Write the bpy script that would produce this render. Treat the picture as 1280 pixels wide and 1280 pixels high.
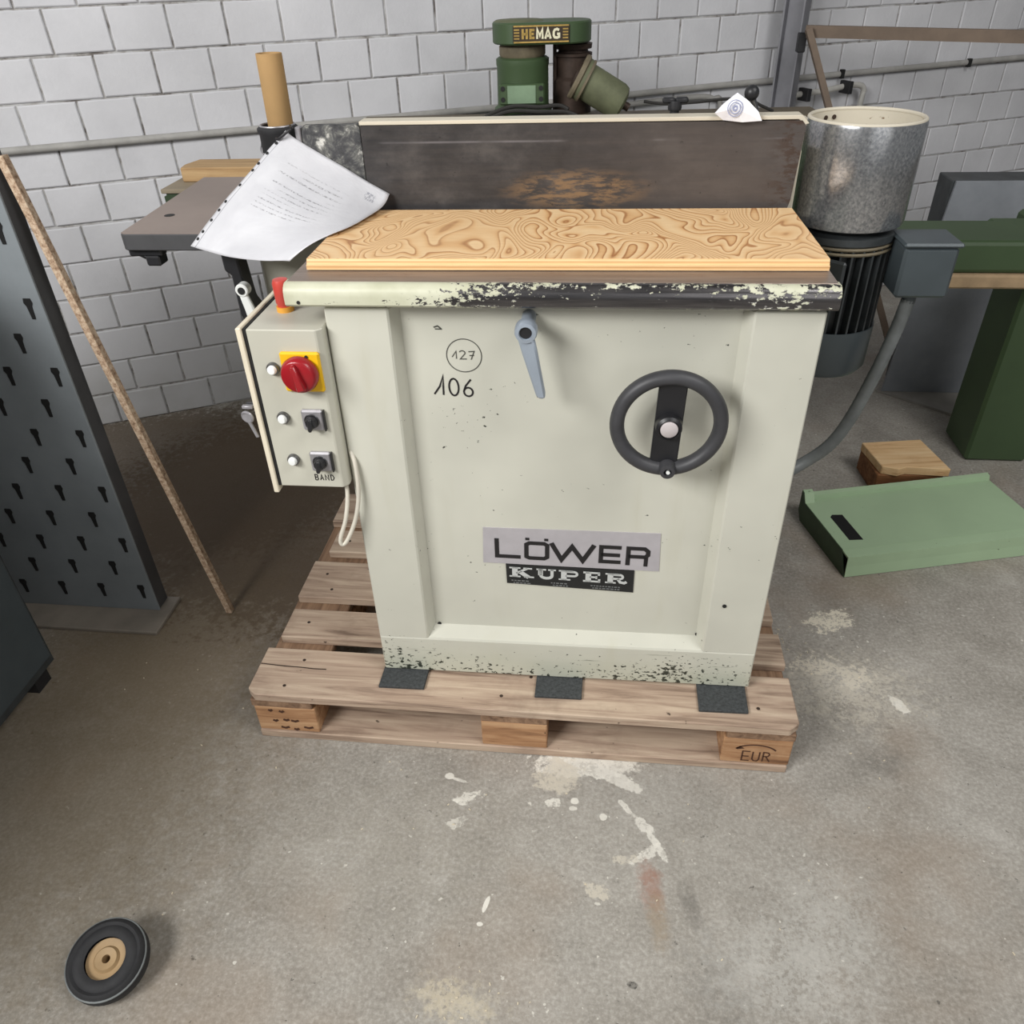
import bpy, bmesh, math, random
from mathutils import Vector, Matrix, noise as mnoise

for _o in list(bpy.data.objects):
    bpy.data.objects.remove(_o, do_unlink=True)
SC = bpy.context.scene
COL = SC.collection
R = math.radians
random.seed(7)

# ------------------------------------------------------------------ camera
cd = bpy.data.cameras.new('camera')
cam = bpy.data.objects.new('camera', cd)
COL.objects.link(cam)
cam.location = (0.1561, -1.1192, 1.4652)
cam.rotation_euler = (0.9556, 0.0282, 0.1075)
cd.sensor_fit = 'HORIZONTAL'
cd.sensor_width = 36.0
cd.lens = 36.0 * 981.0 / 1280.0
cd.clip_start = 0.02
SC.camera = cam

# ------------------------------------------------------------------ world, lights, exposure
w = bpy.data.worlds.new('world')
SC.world = w
w.use_nodes = True
bgn = w.node_tree.nodes['Background']
bgn.inputs['Color'].default_value = (0.93, 0.97, 1.0, 1)
bgn.inputs['Strength'].default_value = 0.19


def area(name, loc, target, sx, sy, power, col=(1, 1, 1)):
    ld = bpy.data.lights.new(name, 'AREA')
    ld.shape = 'RECTANGLE'
    ld.size, ld.size_y = sx, sy
    ld.energy = power
    ld.color = col
    lo = bpy.data.objects.new(name, ld)
    COL.objects.link(lo)
    lo.location = loc
    lo.rotation_euler = (Vector(target) - Vector(loc)).to_track_quat('-Z', 'Y').to_euler()
    return lo


area('high_window', (-1.95, -2.2, 2.75), (0.2, 0.2, 0.7), 1.7, 1.0, 138, (1.0, 0.993, 0.975))
area('gate_daylight', (2.2, -4.4, 2.4), (0.3, 0.3, 0.7), 3.2, 2.6, 30, (1.0, 0.993, 0.975))
area('skylight', (2.1, -1.1, 3.5), (0.6, -0.3, 0.0), 1.4, 1.4, 62, (1.0, 0.99, 0.97))

SC.view_settings.view_transform = 'Standard'
SC.view_settings.look = 'None'
SC.view_settings.gamma = 1.0
SC.view_settings.use_curve_mapping = False
SC.view_settings.exposure = 0.0


# ------------------------------------------------------------------ material helpers
def S(r, g, b):
    def f(c):
        c /= 255.0
        return c / 12.92 if c <= 0.04045 else ((c + 0.055) / 1.055) ** 2.4
    return (f(r), f(g), f(b), 1.0)


class NT:
    def __init__(self, name):
        self.m = bpy.data.materials.new(name)
        self.m.use_nodes = True
        self.t = self.m.node_tree
        self.b = self.t.nodes['Principled BSDF']

    def _in(self, sock, v):
        if v is None:
            return
        if hasattr(v, 'is_output') or isinstance(v, bpy.types.NodeSocket):
            self.t.links.new(v, sock)
        else:
            sock.default_value = v

    def node(self, typ, **kw):
        n = self.t.nodes.new(typ)
        for k, v in kw.items():
            setattr(n, k, v)
        return n

    def obj(self):
        return self.node('ShaderNodeTexCoord').outputs['Object']

    def uv(self):
        return self.node('ShaderNodeTexCoord').outputs['UV']

    def rnd(self):
        return self.node('ShaderNodeObjectInfo').outputs['Random']

    def map(self, vec, scale=(1, 1, 1), loc=(0, 0, 0), rot=(0, 0, 0)):
        n = self.node('ShaderNodeMapping')
        self._in(n.inputs['Vector'], vec)
        self._in(n.inputs['Scale'], scale)
        self._in(n.inputs['Location'], loc)
        self._in(n.inputs['Rotation'], rot)
        return n.outputs[0]

    def noise(self, vec, scale=5, detail=4, rough=0.55, dist=0.0):
        n = self.node('ShaderNodeTexNoise')
        self._in(n.inputs['Vector'], vec)
        n.inputs['Scale'].default_value = scale
        n.inputs['Detail'].default_value = detail
        n.inputs['Roughness'].default_value = rough
        n.inputs['Distortion'].default_value = dist
        return n.outputs[0]

    def voro(self, vec, scale=20, feature='F1'):
        n = self.node('ShaderNodeTexVoronoi', feature=feature)
        self._in(n.inputs['Vector'], vec)
        n.inputs['Scale'].default_value = scale
        return n.outputs['Distance']

    def math(self, op, a, b=None, clamp=False):
        n = self.node('ShaderNodeMath', operation=op, use_clamp=clamp)
        self._in(n.inputs[0], a)
        if b is not None:
            self._in(n.inputs[1], b)
        return n.outputs[0]

    def vmath(self, op, a, b=None):
        n = self.node('ShaderNodeVectorMath', operation=op)
        self._in(n.inputs[0], a)
        if b is not None:
            self._in(n.inputs[1], b)
        return n.outputs['Value'] if op in ('LENGTH', 'DISTANCE', 'DOT_PRODUCT') else n.outputs[0]

    def step(self, v, lo, hi):
        n = self.node('ShaderNodeMapRange', interpolation_type='SMOOTHSTEP')
        self._in(n.inputs['Value'], v)
        self._in(n.inputs['From Min'], lo)
        self._in(n.inputs['From Max'], hi)
        return n.outputs[0]

    def ramp(self, fac, stops):
        n = self.node('ShaderNodeValToRGB')
        self._in(n.inputs[0], fac)
        e = n.color_ramp.elements
        while len(e) < len(stops):
            e.new(0.5)
        for k, (p, c) in enumerate(stops):
            e[k].position = p
            e[k].color = c
        return n.outputs[0]

    def mix(self, fac, a, b, blend='MIX'):
        n = self.node('ShaderNodeMix', data_type='RGBA', blend_type=blend)
        self._in(n.inputs[0], fac)
        self._in(n.inputs[6], a)
        self._in(n.inputs[7], b)
        return n.outputs[2]

    def sep(self, vec):
        n = self.node('ShaderNodeSeparateXYZ')
        self._in(n.inputs[0], vec)
        return n.outputs

    def bump(self, h, strength=0.3, dist=0.002):
        n = self.node('ShaderNodeBump')
        n.inputs['Strength'].default_value = strength
        n.inputs['Distance'].default_value = dist
        self._in(n.inputs['Height'], h)
        self.t.links.new(n.outputs[0], self.b.inputs['Normal'])

    def done(self, color=None, rough=None, metal=None, spec=None, coat=None, alpha=None):
        self._in(self.b.inputs['Base Color'], color)
        self._in(self.b.inputs['Roughness'], rough)
        self._in(self.b.inputs['Metallic'], metal)
        self._in(self.b.inputs['Specular IOR Level'], spec)
        self._in(self.b.inputs['Coat Weight'], coat)
        self._in(self.b.inputs['Alpha'], alpha)
        return self.m


def plain(name, c, rough=0.5, metal=0.0, var=0.12, scale=12, bump=0.0):
    """a mostly even material with some dirt variation"""
    n = NT(name)
    o = n.obj()
    v = n.noise(o, scale, 5, 0.6)
    d = tuple(x * (1 - var * 2) for x in c[:3]) + (1,)
    l = tuple(min(1, x * (1 + var)) for x in c[:3]) + (1,)
    col = n.ramp(v, [(0.3, d), (0.7, l)])
    if bump:
        n.bump(n.noise(o, scale * 6, 3), bump, 0.002)
    return n.done(col, rough, metal)


def paint(name, c, chip=0.5, chipcol=S(52, 56, 48), base_wear=False, rough=0.42, scale=1.0, edge_l=None):
    n = NT(name)
    o = n.obj()
    v = n.noise(o, 2.2 * scale, 4, 0.6)
    c2 = tuple(x * 0.86 for x in c[:3]) + (1,)
    col = n.ramp(v, [(0.35, c2), (0.65, c)])
    # faint yellowish grime streaks
    col = n.mix(n.math('MULTIPLY', n.step(n.noise(n.map(o, (8, 8, 1.2)), 2.0, 4), 0.55, 0.8), 0.25), col, S(184, 180, 156) if base_wear else c2)
    # chips: fine noise gated by coarse clusters
    fine = n.noise(n.map(o, (1, 1, 1.6)), 75 * scale, 3, 0.65)
    clus = n.noise(o, 7 * scale, 3, 0.6)
    lev = n.math('ADD', fine, n.math('MULTIPLY', clus, 0.38))
    if base_wear:
        z = n.sep(o)[2]
        low = n.math('MULTIPLY', n.math('SUBTRACT', 1.0, n.step(z, 0.0, 0.13)), 0.16)
        lev = n.math('ADD', lev, low)
        # long dark scratches near the foot
        scr = n.noise(n.map(o, (3.0, 3.0, 60)), 2.5, 4, 0.7)
        scm = n.math('MULTIPLY', n.step(scr, 0.62, 0.70), n.math('SUBTRACT', 1.0, n.step(z, 0.03, 0.12)))
        grn = n.math('MULTIPLY', n.math('SUBTRACT', 1.0, n.step(z, 0.0, 0.12)), 0.55)
        col = n.mix(n.math('MULTIPLY', grn, n.noise(n.map(o, (2, 2, 8)), 3, 4)), col, S(150, 160, 132))
        col = n.mix(scm, col, S(92, 98, 82))
    thr = 0.955 - 0.06 * chip
    m = n.step(lev, thr, thr + 0.035)
    col = n.mix(m, col, chipcol)
    n.bump(n.math('SUBTRACT', n.math('MULTIPLY', n.noise(o, 160, 2), 0.15), m), 0.25, 0.001)
    return n.done(col, rough)


# ------------------------------------------------------------------ geometry helpers
def box(bm, x0, x1, y0, y1, z0, z1, bev=0.0, seg=1):
    t = bmesh.new()
    bmesh.ops.create_cube(t, size=1)
    for v in t.verts:
        v.co = Vector((x0 + (v.co.x + .5) * (x1 - x0), y0 + (v.co.y + .5) * (y1 - y0), z0 + (v.co.z + .5) * (z1 - z0)))
    if bev:
        bmesh.ops.bevel(t, geom=t.edges[:], offset=bev, segments=seg, affect='EDGES', profile=0.5)
    join(bm, t)
    return bm


def join(bm, t, mat=None):
    me = bpy.data.meshes.new('tmp')
    if mat is not None:
        t.transform(mat)
    t.to_mesh(me)
    t.free()
    bm.from_mesh(me)
    bpy.data.meshes.remove(me)
    return bm


def prism(bm, pts, axis, a, b, bev=0.0):
    """extrude the 2-D polygon pts between a and b along axis. axis x: pts=(y,z); y: (x,z); z: (x,y)"""
    t = bmesh.new()

    def P(p, h):
        return {'x': (h, p[0], p[1]), 'y': (p[0], h, p[1]), 'z': (p[0], p[1], h)}[axis]
    va = [t.verts.new(P(p, a)) for p in pts]
    vb = [t.verts.new(P(p, b)) for p in pts]
    n = len(pts)
    t.faces.new(va)
    t.faces.new(vb[::-1])
    for i in range(n):
        t.faces.new((va[i], vb[i], vb[(i + 1) % n], va[(i + 1) % n]))
    bmesh.ops.recalc_face_normals(t, faces=t.faces[:])
    if bev:
        bmesh.ops.bevel(t, geom=t.edges[:], offset=bev, segments=1, affect='EDGES')
    return join(bm, t)


def frame_to(p0, d):
    d = Vector(d).normalized()
    q = d.to_track_quat('Z', 'Y')
    return Matrix.Translation(p0) @ q.to_matrix().to_4x4()


def lathe(bm, prof, p0=(0, 0, 0), d=(0, 0, 1), n=32):
    """revolve (radius, height) profile about the line from p0 along d"""
    t = bmesh.new()
    rings = []
    for r, h in prof:
        if r < 1e-6:
            rings.append([t.verts.new((0, 0, h))])
        else:
            rings.append([t.verts.new((r * math.cos(2 * math.pi * k / n), r * math.sin(2 * math.pi * k / n), h)) for k in range(n)])
    for A, B in zip(rings, rings[1:]):
        for k in range(n):
            a0, a1 = A[k % len(A)], A[(k + 1) % len(A)]
            b0, b1 = B[k % len(B)], B[(k + 1) % len(B)]
            f = [a0, a1, b1, b0]
            u = []
            for v in f:
                if v not in u:
                    u.append(v)
            if len(u) >= 3:
                try:
                    t.faces.new(u)
                except ValueError:
                    pass
    bmesh.ops.recalc_face_normals(t, faces=t.faces[:])
    return join(bm, t, frame_to(p0, d))


def cyl(bm, p0, p1, r, n=24, bev=0.0):
    L = (Vector(p1) - Vector(p0)).length
    b = bev
    prof = [(0, 0), (r - b, 0), (r, b), (r, L - b), (r - b, L), (0, L)] if b else [(0, 0), (r, 0), (r, L), (0, L)]
    return lathe(bm, prof, p0, Vector(p1) - Vector(p0), n)


def spline(pts, k=8):
    pts = [Vector(p) for p in pts]
    out = []
    for i in range(len(pts) - 1):
        p0, p1, p2, p3 = pts[max(i - 1, 0)], pts[i], pts[i + 1], pts[min(i + 2, len(pts) - 1)]
        for j in range(k):
            t = j / k
            out.append(0.5 * ((2 * p1) + (p2 - p0) * t + (2 * p0 - 5 * p1 + 4 * p2 - p3) * t * t + (3 * p1 - p0 - 3 * p2 + p3) * t ** 3))
    out.append(pts[-1])
    return out


def tube(bm, pts, r, n=10, smooth=8, rib=0.0):
    P = spline(pts, smooth) if smooth else [Vector(p) for p in pts]
    t = bmesh.new()
    rings = []
    up = Vector((0.13, 0.21, 0.97))
    for i, p in enumerate(P):
        d = (P[min(i + 1, len(P) - 1)] - P[max(i - 1, 0)]).normalized()
        x = d.cross(up)
        if x.length < 1e-3:
            x = d.cross(Vector((1, 0, 0)))
        x.normalize()
        y = d.cross(x)
        rr = r * (1 + (rib if i % 2 else 0))
        rings.append([t.verts.new(p + (x * math.cos(2 * math.pi * k / n) + y * math.sin(2 * math.pi * k / n)) * rr) for k in range(n)])
    for A, B in zip(rings, rings[1:]):
        for k in range(n):
            t.faces.new((A[k], A[(k + 1) % n], B[(k + 1) % n], B[k]))
    t.faces.new(rings[0][::-1])
    t.faces.new(rings[-1])
    bmesh.ops.recalc_face_normals(t, faces=t.faces[:])
    return join(bm, t)


def torus(bm, R0, r0, c, d, n=48, m=14, squash=1.0):
    t = bmesh.new()
    rings = []
    for i in range(n):
        a = 2 * math.pi * i / n
        rings.append([t.verts.new(((R0 + r0 * math.cos(2 * math.pi * k / m)) * math.cos(a), (R0 + r0 * math.cos(2 * math.pi * k / m)) * math.sin(a), squash * r0 * math.sin(2 * math.pi * k / m))) for k in range(m)])
    for i in range(n):
        for k in range(m):
            t.faces.new((rings[i][k], rings[(i + 1) % n][k], rings[(i + 1) % n][(k + 1) % m], rings[i][(k + 1) % m]))
    bmesh.ops.recalc_face_normals(t, faces=t.faces[:])
    return join(bm, t, frame_to(c, d))


def ribbon(bm, pts, width, O, ux, uz, closed=False, th=0.0006):
    """flat stroke of constant width: pts are 2-D in the frame O + a*ux + b*uz, with a tiny thickness"""
    ux, uz, O = Vector(ux), Vector(uz), Vector(O)
    nrm = ux.cross(uz).normalized()      # towards the viewer for ux=+x, uz=+z
    P = [Vector((p[0], p[1])) for p in pts]
    n = len(P)
    L = []
    for i in range(n):
        a = P[i - 1] if (i or closed) else P[i]
        b = P[(i + 1) % n] if (i < n - 1 or closed) else P[i]
        d1 = (P[i] - a)
        d2 = (b - P[i])
        if d1.length < 1e-9:
            d1 = d2
        if d2.length < 1e-9:
            d2 = d1
        d1 = d1.normalized()
        d2 = d2.normalized()
        n1 = Vector((-d1.y, d1.x))
        n2 = Vector((-d2.y, d2.x))
        m = n1 + n2
        if m.length < 1e-3:
            m = n1
        m.normalize()
        k = min(2.0, 1.0 / max(0.35, m.dot(n1)))
        L.append((P[i] + m * width / 2 * k, P[i] - m * width / 2 * k))
    def W(q, h):
        return O + ux * q.x + uz * q.y + nrm * h
    V = [[bm.verts.new(W(a, h)) for (a, b) in L for _ in (0,)] for h in (0, th)]
    V2 = [[bm.verts.new(W(b, h)) for (a, b) in L for _ in (0,)] for h in (0, th)]
    rng = range(n if closed else n - 1)
    for i in rng:
        j = (i + 1) % n
        bm.faces.new((V[1][i], V2[1][i], V2[1][j], V[1][j]))
        bm.faces.new((V[0][i], V[1][i], V[1][j], V[0][j]))
        bm.faces.new((V2[1][i], V2[0][i], V2[0][j], V2[1][j]))
    return bm


def arc(cx, cy, rx, ry, a0, a1, n=14):
    return [(cx + rx * math.cos(R(a0 + (a1 - a0) * k / n)), cy + ry * math.sin(R(a0 + (a1 - a0) * k / n))) for k in range(n + 1)]


OFF = {}


def mk(name, bm, mat, parent=None, smooth=False, loc=None):
    """one mesh object. Geometry is given in world space; under a parent it is moved into the root's frame"""
    if parent is not None:
        off = OFF[parent]
        bmesh.ops.translate(bm, verts=bm.verts[:], vec=-off)
    elif loc is not None:
        off = Vector(loc)
        bmesh.ops.translate(bm, verts=bm.verts[:], vec=-off)
    else:
        off = Vector((0, 0, 0))
    me = bpy.data.meshes.new(name)
    bm.to_mesh(me)
    bm.free()
    for m in (mat if isinstance(mat, (list, tuple)) else [mat]):
        me.materials.append(m)
    if smooth:
        for p in me.polygons:
            p.use_smooth = True
        try:
            me.set_sharp_from_angle(angle=R(38))
        except Exception:
            pass
    o = bpy.data.objects.new(name, me)
    COL.objects.link(o)
    if parent is not None:
        o.parent = parent
    elif loc is not None:
        o.location = loc
    OFF[o] = off
    return o


def thing(name, label, cat, loc=(0, 0, 0), rotz=0.0, group=None):
    o = bpy.data.objects.new(name, None)
    o.empty_display_size = 0.05
    COL.objects.link(o)
    o.location = loc
    o.rotation_euler = (0, 0, rotz)
    OFF[o] = Vector(loc)
    return tag(o, label, cat, group)


def tag(o, label, cat, group=None):
    o['label'] = label
    o['category'] = cat
    if group:
        o['group'] = group
    return o


def B():
    return bmesh.new()


def text_bm(bm, s, O, ux, uz, height, width=None, bold=0.0, th=0.0008):
    cu = bpy.data.curves.new('txt', 'FONT')
    cu.body = s
    cu.offset = bold
    cu.size = 1.0
    ob = bpy.data.objects.new('txt', cu)
    COL.objects.link(ob)
    dg = bpy.context.evaluated_depsgraph_get()
    me = bpy.data.meshes.new_from_object(ob.evaluated_get(dg))
    xs = [v.co.x for v in me.vertices]
    ys = [v.co.y for v in me.vertices]
    x0, x1, y0, y1 = min(xs), max(xs), min(ys), max(ys)
    sy = height / (y1 - y0)
    sx = (width / (x1 - x0)) if width else sy
    ux, uz, O = Vector(ux), Vector(uz), Vector(O)
    nn = ux.cross(uz).normalized()
    for v in me.vertices:
        v.co = O + ux * ((v.co.x - x0) * sx) + uz * ((v.co.y - y0) * sy) + nn * th
    bm.from_mesh(me)
    bpy.data.meshes.remove(me)
    bpy.data.objects.remove(ob)
    bpy.data.curves.remove(cu)
    return bm


# ------------------------------------------------------------------ materials
M = {}


def mat_floor():
    n = NT('concrete')
    o = n.obj()
    a = n.noise(o, 1.6, 6, 0.6, 0.4)
    col = n.ramp(a, [(0.28, S(132, 126, 117)), (0.5, S(158, 152, 143)), (0.72, S(182, 177, 169))])
    col = n.mix(0.42, col, n.ramp(n.noise(o, 9, 6, 0.7, 0.6), [(0.3, S(104, 98, 89)), (0.55, S(160, 155, 147)), (0.75, S(204, 200, 193))]))
    # grain
    g = n.noise(o, 120, 4, 0.7)
    col = n.mix(0.30, col, n.ramp(g, [(0.32, S(70, 66, 60)), (0.5, S(146, 142, 134)), (0.68, S(205, 202, 195))]))
    # brownish film
    col = n.mix(n.math('MULTIPLY', n.step(n.noise(n.map(o, loc=(4, 2, 0)), 2.4, 4), 0.5, 0.72), 0.35), col, S(140, 118, 96))
    # dark pits and light flecks
    pit = n.noise(n.map(o, loc=(9, 1, 0)), 46, 3, 0.7)
    col = n.mix(n.math('MULTIPLY', n.step(pit, 0.66, 0.72), 0.7), col, S(66, 62, 56))
    fl = n.noise(n.map(o, loc=(1, 7, 0)), 60, 2, 0.6)
    flc = n.noise(n.map(o, loc=(3, 3, 0)), 3.0, 3, 0.6)
    flm = n.step(n.math('ADD', fl, n.math('MULTIPLY', flc, 0.3)), 0.86, 0.90)
    col = n.mix(n.math('MULTIPLY', flm, 0.75), col, S(214, 210, 200))
    # paint splashes, stains and broad brown areas, each with a ragged outline: (x, y, rx, ry, angle, raggedness, colour, strength)
    white, cream, red, dark, rust = S(226, 222, 212), S(204, 196, 180), S(150, 96, 74), S(92, 88, 82), S(150, 132, 108)
    spots = [
        (0.165, -0.012, 0.115, 0.040, 4, 0.55, white, 0.92), (0.10, -0.05, 0.05, 0.045, 30, 0.7, cream, 0.8), (0.235, -0.05, 0.05, 0.016, -25, 0.5, white, 0.9),
        (0.139, -0.109, 0.009, 0.008, 0, 0.2, white, 0.9), (0.095, -0.118, 0.016, 0.012, 0, 0.8, white, 0.8), (0.137, -0.127, 0.008, 0.005, 0, 0.5, white, 0.8),
        (0.200, -0.142, 0.008, 0.008, 0, 0.3, white, 0.8), (0.246, -0.115, 0.022, 0.007, -52, 0.6, white, 0.9), (0.283, -0.155, 0.030, 0.012, -50, 0.7, white, 0.92),
        (0.310, -0.200, 0.036, 0.008, -60, 0.7, white, 0.9), (0.290, -0.215, 0.035, 0.010, 35, 0.9, white, 0.85), (0.245, -0.232, 0.03, 0.010, 5, 1.0, cream, 0.7),
        (0.293, -0.285, 0.020, 0.045, 6, 0.6, red, 0.55), (0.305, -0.345, 0.018, 0.05, 6, 0.6, rust, 0.5), (0.365, -0.315, 0.016, 0.04, 14, 0.6, dark, 0.5),
        (-0.137, -0.071, 0.010, 0.008, 0, 0.4, white, 0.85), (-0.115, -0.078, 0.020, 0.004, -12, 0.5, white, 0.75), (-0.085, -0.118, 0.028, 0.012, 20, 1.0, white, 0.85),
        (-0.10, -0.135, 0.02, 0.006, -20, 0.9, white, 0.8), (-0.102, -0.182, 0.022, 0.012, 40, 1.0, white, 0.7), (-0.018, -0.346, 0.0045, 0.018, -15, 0.3, white, 0.95),
        (-0.025, -0.385, 0.006, 0.004, 0, 0.4, white, 0.9), (0.19, -0.30, 0.03, 0.014, -25, 1.0, cream, 0.7),
        (0.790, 0.500, 0.060, 0.040, 20, 0.9, S(222, 214, 196), 0.95), (0.72, 0.33, 0.06, 0.03, 10, 1.1, cream, 0.85), (0.80, 0.30, 0.045, 0.040, 0, 1.1, cream, 0.75),
        (0.890, 0.215, 0.030, 0.014, -60, 0.5, white, 0.9), (0.79, 0.26, 0.14, 0.10, 0, 1.2, cream, 0.5), (0.80, 0.05, 0.05, 0.04, 0, 0.8, dark, 0.45),
        (-0.05, -0.52, 0.060, 0.032, -10, 1.1, S(206, 194, 168), 0.5), (0.255, -0.465, 0.010, 0.007, 0, 0.6, S(40, 38, 34), 0.9), (0.41, -0.44, 0.06, 0.07, 0, 0.9, dark, 0.4),
        (0.52, -0.42, 0.13, 0.08, 0, 1.0, S(196, 194, 188), 0.40), (0.62, -0.30, 0.10, 0.08, 0, 1.0, S(190, 188, 182), 0.35), (0.35, -0.10, 0.2, 0.15, 0, 1.0, S(168, 165, 158), 0.3),
        (-0.25, -0.25, 0.22, 0.16, 0, 1.0, S(152, 146, 134), 0.3), (-0.95, 0.45, 0.45, 0.45, 0, 0.4, S(96, 78, 56), 0.6), (-0.7, 1.0, 0.8, 0.65, 0, 0.4, S(84, 67, 47), 0.75), (-1.3, 1.1, 0.7, 0.5, 0, 0.4, S(84, 67, 47), 0.7), (-1.0, -0.1, 0.42, 0.55, 0, 0.4, S(112, 97, 72), 0.6),  # the final entries tint the left floor a darker brown
    ]
    nz = n.node('ShaderNodeTexNoise')
    nz.inputs['Scale'].default_value = 48
    nz.inputs['Detail'].default_value = 7
    nz.inputs['Roughness'].default_value = 0.65
    n._in(nz.inputs['Vector'], o)
    wob = n.vmath('SUBTRACT', nz.outputs['Color'], (0.5, 0.5, 0.5))
    brk = n.step(n.math('ADD', n.noise(n.map(o, loc=(5, 5, 0)), 110, 4, 0.75), n.math('MULTIPLY', n.noise(n.map(o, loc=(2, 8, 0)), 22, 3), 0.5)), 0.66, 0.76)
    for (x, y, rx, ry, ang, rag, c, st) in spots:
        mp = n.node('ShaderNodeMapping', vector_type='TEXTURE')
        n._in(mp.inputs['Vector'], o)
        mp.inputs['Location'].default_value = (x, y, 0)
        mp.inputs['Rotation'].default_value = (0, 0, R(ang))
        mp.inputs['Scale'].default_value = (rx, ry, 1)
        sc = n.node('ShaderNodeVectorMath', operation='SCALE')
        n._in(sc.inputs[0], wob)
        sc.inputs['Scale'].default_value = rag * 3.2
        p = n.vmath('ADD', mp.outputs[0], sc.outputs[0])
        d = n.vmath('LENGTH', p)
        soft = 0.12 if st > 0.6 else 0.6
        m = n.math('SUBTRACT', 1.0, n.step(d, 1.0 - soft, 1.0 + soft))
        if rag >= 0.5:
            k_ = min(0.95, rag * 0.85)
            m = n.math('MULTIPLY', m, n.math('ADD', 1.0 - k_, n.math('MULTIPLY', brk, k_)))
        col = n.mix(n.math('MULTIPLY', m, st), col, c)
    n.bump(n.math('ADD', n.noise(o, 90, 4), n.math('MULTIPLY', n.noise(o, 12, 3), 0.6)), 0.35, 0.003)
    return n.done(col, n.ramp(a, [(0.3, (.62, .62, .62, 1)), (0.7, (.8, .8, .8, 1))]))


def mat_brick():
    n = NT('painted_brick')
    o = n.obj()
    r = n.rnd()
    wpos = n.node('ShaderNodeNewGeometry').outputs['Position']
    v = n.noise(wpos, 3.0, 5, 0.6)
    col = n.ramp(v, [(0.3, S(202, 202, 206)), (0.7, S(222, 222, 226))])
    col = n.mix(n.math('MULTIPLY', r, 0.22), col, S(184, 184, 186))
    # shade near the floor put into the colour of the lowest courses
    z = n.sep(wpos)[2]
    g = n.math('MULTIPLY', n.math('SUBTRACT', 1.0, n.step(z, 0.0, 0.5)), n.noise(wpos, 6, 4))
    col = n.mix(n.math('MULTIPLY', g, 0.8), col, S(112, 110, 98))
    n.bump(n.noise(wpos, 70, 4), 0.22, 0.004)
    return n.done(col, 0.75)


def mat_mortar():
    n = NT('painted_mortar')
    o = n.obj()
    v = n.noise(o, 14, 4, 0.7)
    col = n.ramp(v, [(0.34, S(110, 104, 100)), (0.46, S(166, 163, 160)), (0.6, S(190, 190, 190))])
    n.bump(v, 0.4, 0.004)
    return n.done(col, 0.85)


def mat_ply():
    n = NT('fir_plywood')
    o = n.obj()
    p = n.map(o, (1.55, 0.9, 1.0))
    base = n.noise(p, 5.6, 1.2, 0.4, 0.65)
    bands = n.math('FRACT', n.math('MULTIPLY', base, 24.0))
    col = n.ramp(bands, [(0.0, S(240, 208, 162)), (0.50, S(233, 194, 144)), (0.76, S(216, 168, 114)), (0.87, S(160, 102, 54)), (0.93, S(178, 120, 70)), (1.0, S(238, 204, 156))])
    big = n.noise(p, 2.5, 2)
    col = n.mix(n.math('MULTIPLY', n.step(big, 0.4, 0.65), 0.35), col, S(236, 198, 150))
    fine = n.noise(n.map(o, (6, 90, 6)), 5, 3)
    col = n.mix(0.12, col, n.ramp(fine, [(0.35, S(170, 120, 70)), (0.65, S(245, 214, 166))]))
    n.bump(bands, 0.12, 0.001)
    return n.done(col, 0.55)


def mat_ply_edge():
    n = NT('plywood_edge')
    o = n.obj()
    z = n.sep(o)[2]
    s = n.math('FRACT', n.math('MULTIPLY', z, 150.0))
    col = n.ramp(s, [(0.0, S(240, 206, 156)), (0.55, S(228, 182, 126)), (0.8, S(190, 136, 82)), (1.0, S(238, 202, 150))])
    col = n.mix(0.2, col, n.ramp(n.noise(n.map(o, (3, 3, 80)), 4, 3), [(0.3, S(190, 134, 80)), (0.7, S(244, 212, 160))]))
    return n.done(col, 0.6)


def mat_wood(name, light, mid, dark, axis='x', rough=0.75, scale=1.0):
    n = NT(name)
    o = n.obj()
    r = n.rnd()
    off = n.vmath('MULTIPLY', n.node('ShaderNodeCombineXYZ').outputs[0], (1, 1, 1))
    st = {'x': (2.0, 26, 26), 'y': (26, 2.0, 26), 'z': (26, 26, 2.0)}[axis]
    cx = n.node('ShaderNodeCombineXYZ')
    n._in(cx.inputs[0], n.math('MULTIPLY', r, 7.0))
    n._in(cx.inputs[1], n.math('MULTIPLY', r, 13.0))
    p = n.vmath('ADD', n.map(o, tuple(k * scale for k in st)), cx.outputs[0])
    g = n.noise(p, 2.0, 5, 0.6, 0.7)
    col = n.ramp(g, [(0.28, dark), (0.45, mid), (0.68, light)])
    dirt = n.noise(n.vmath('ADD', o, cx.outputs[0]), 6, 5, 0.65)
    col = n.mix(n.math('MULTIPLY', n.step(dirt, 0.52, 0.75), 0.45), col, dark)
    speck = n.noise(n.vmath('ADD', o, cx.outputs[0]), 42, 3, 0.6)
    col = n.mix(n.step(speck, 0.70, 0.76), col, tuple(k * 0.35 for k in dark[:3]) + (1,))
    col = n.mix(n.math('MULTIPLY', r, 0.25), col, mid)
    n.bump(g, 0.35, 0.002)
    return n.done(col, rough)


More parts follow.
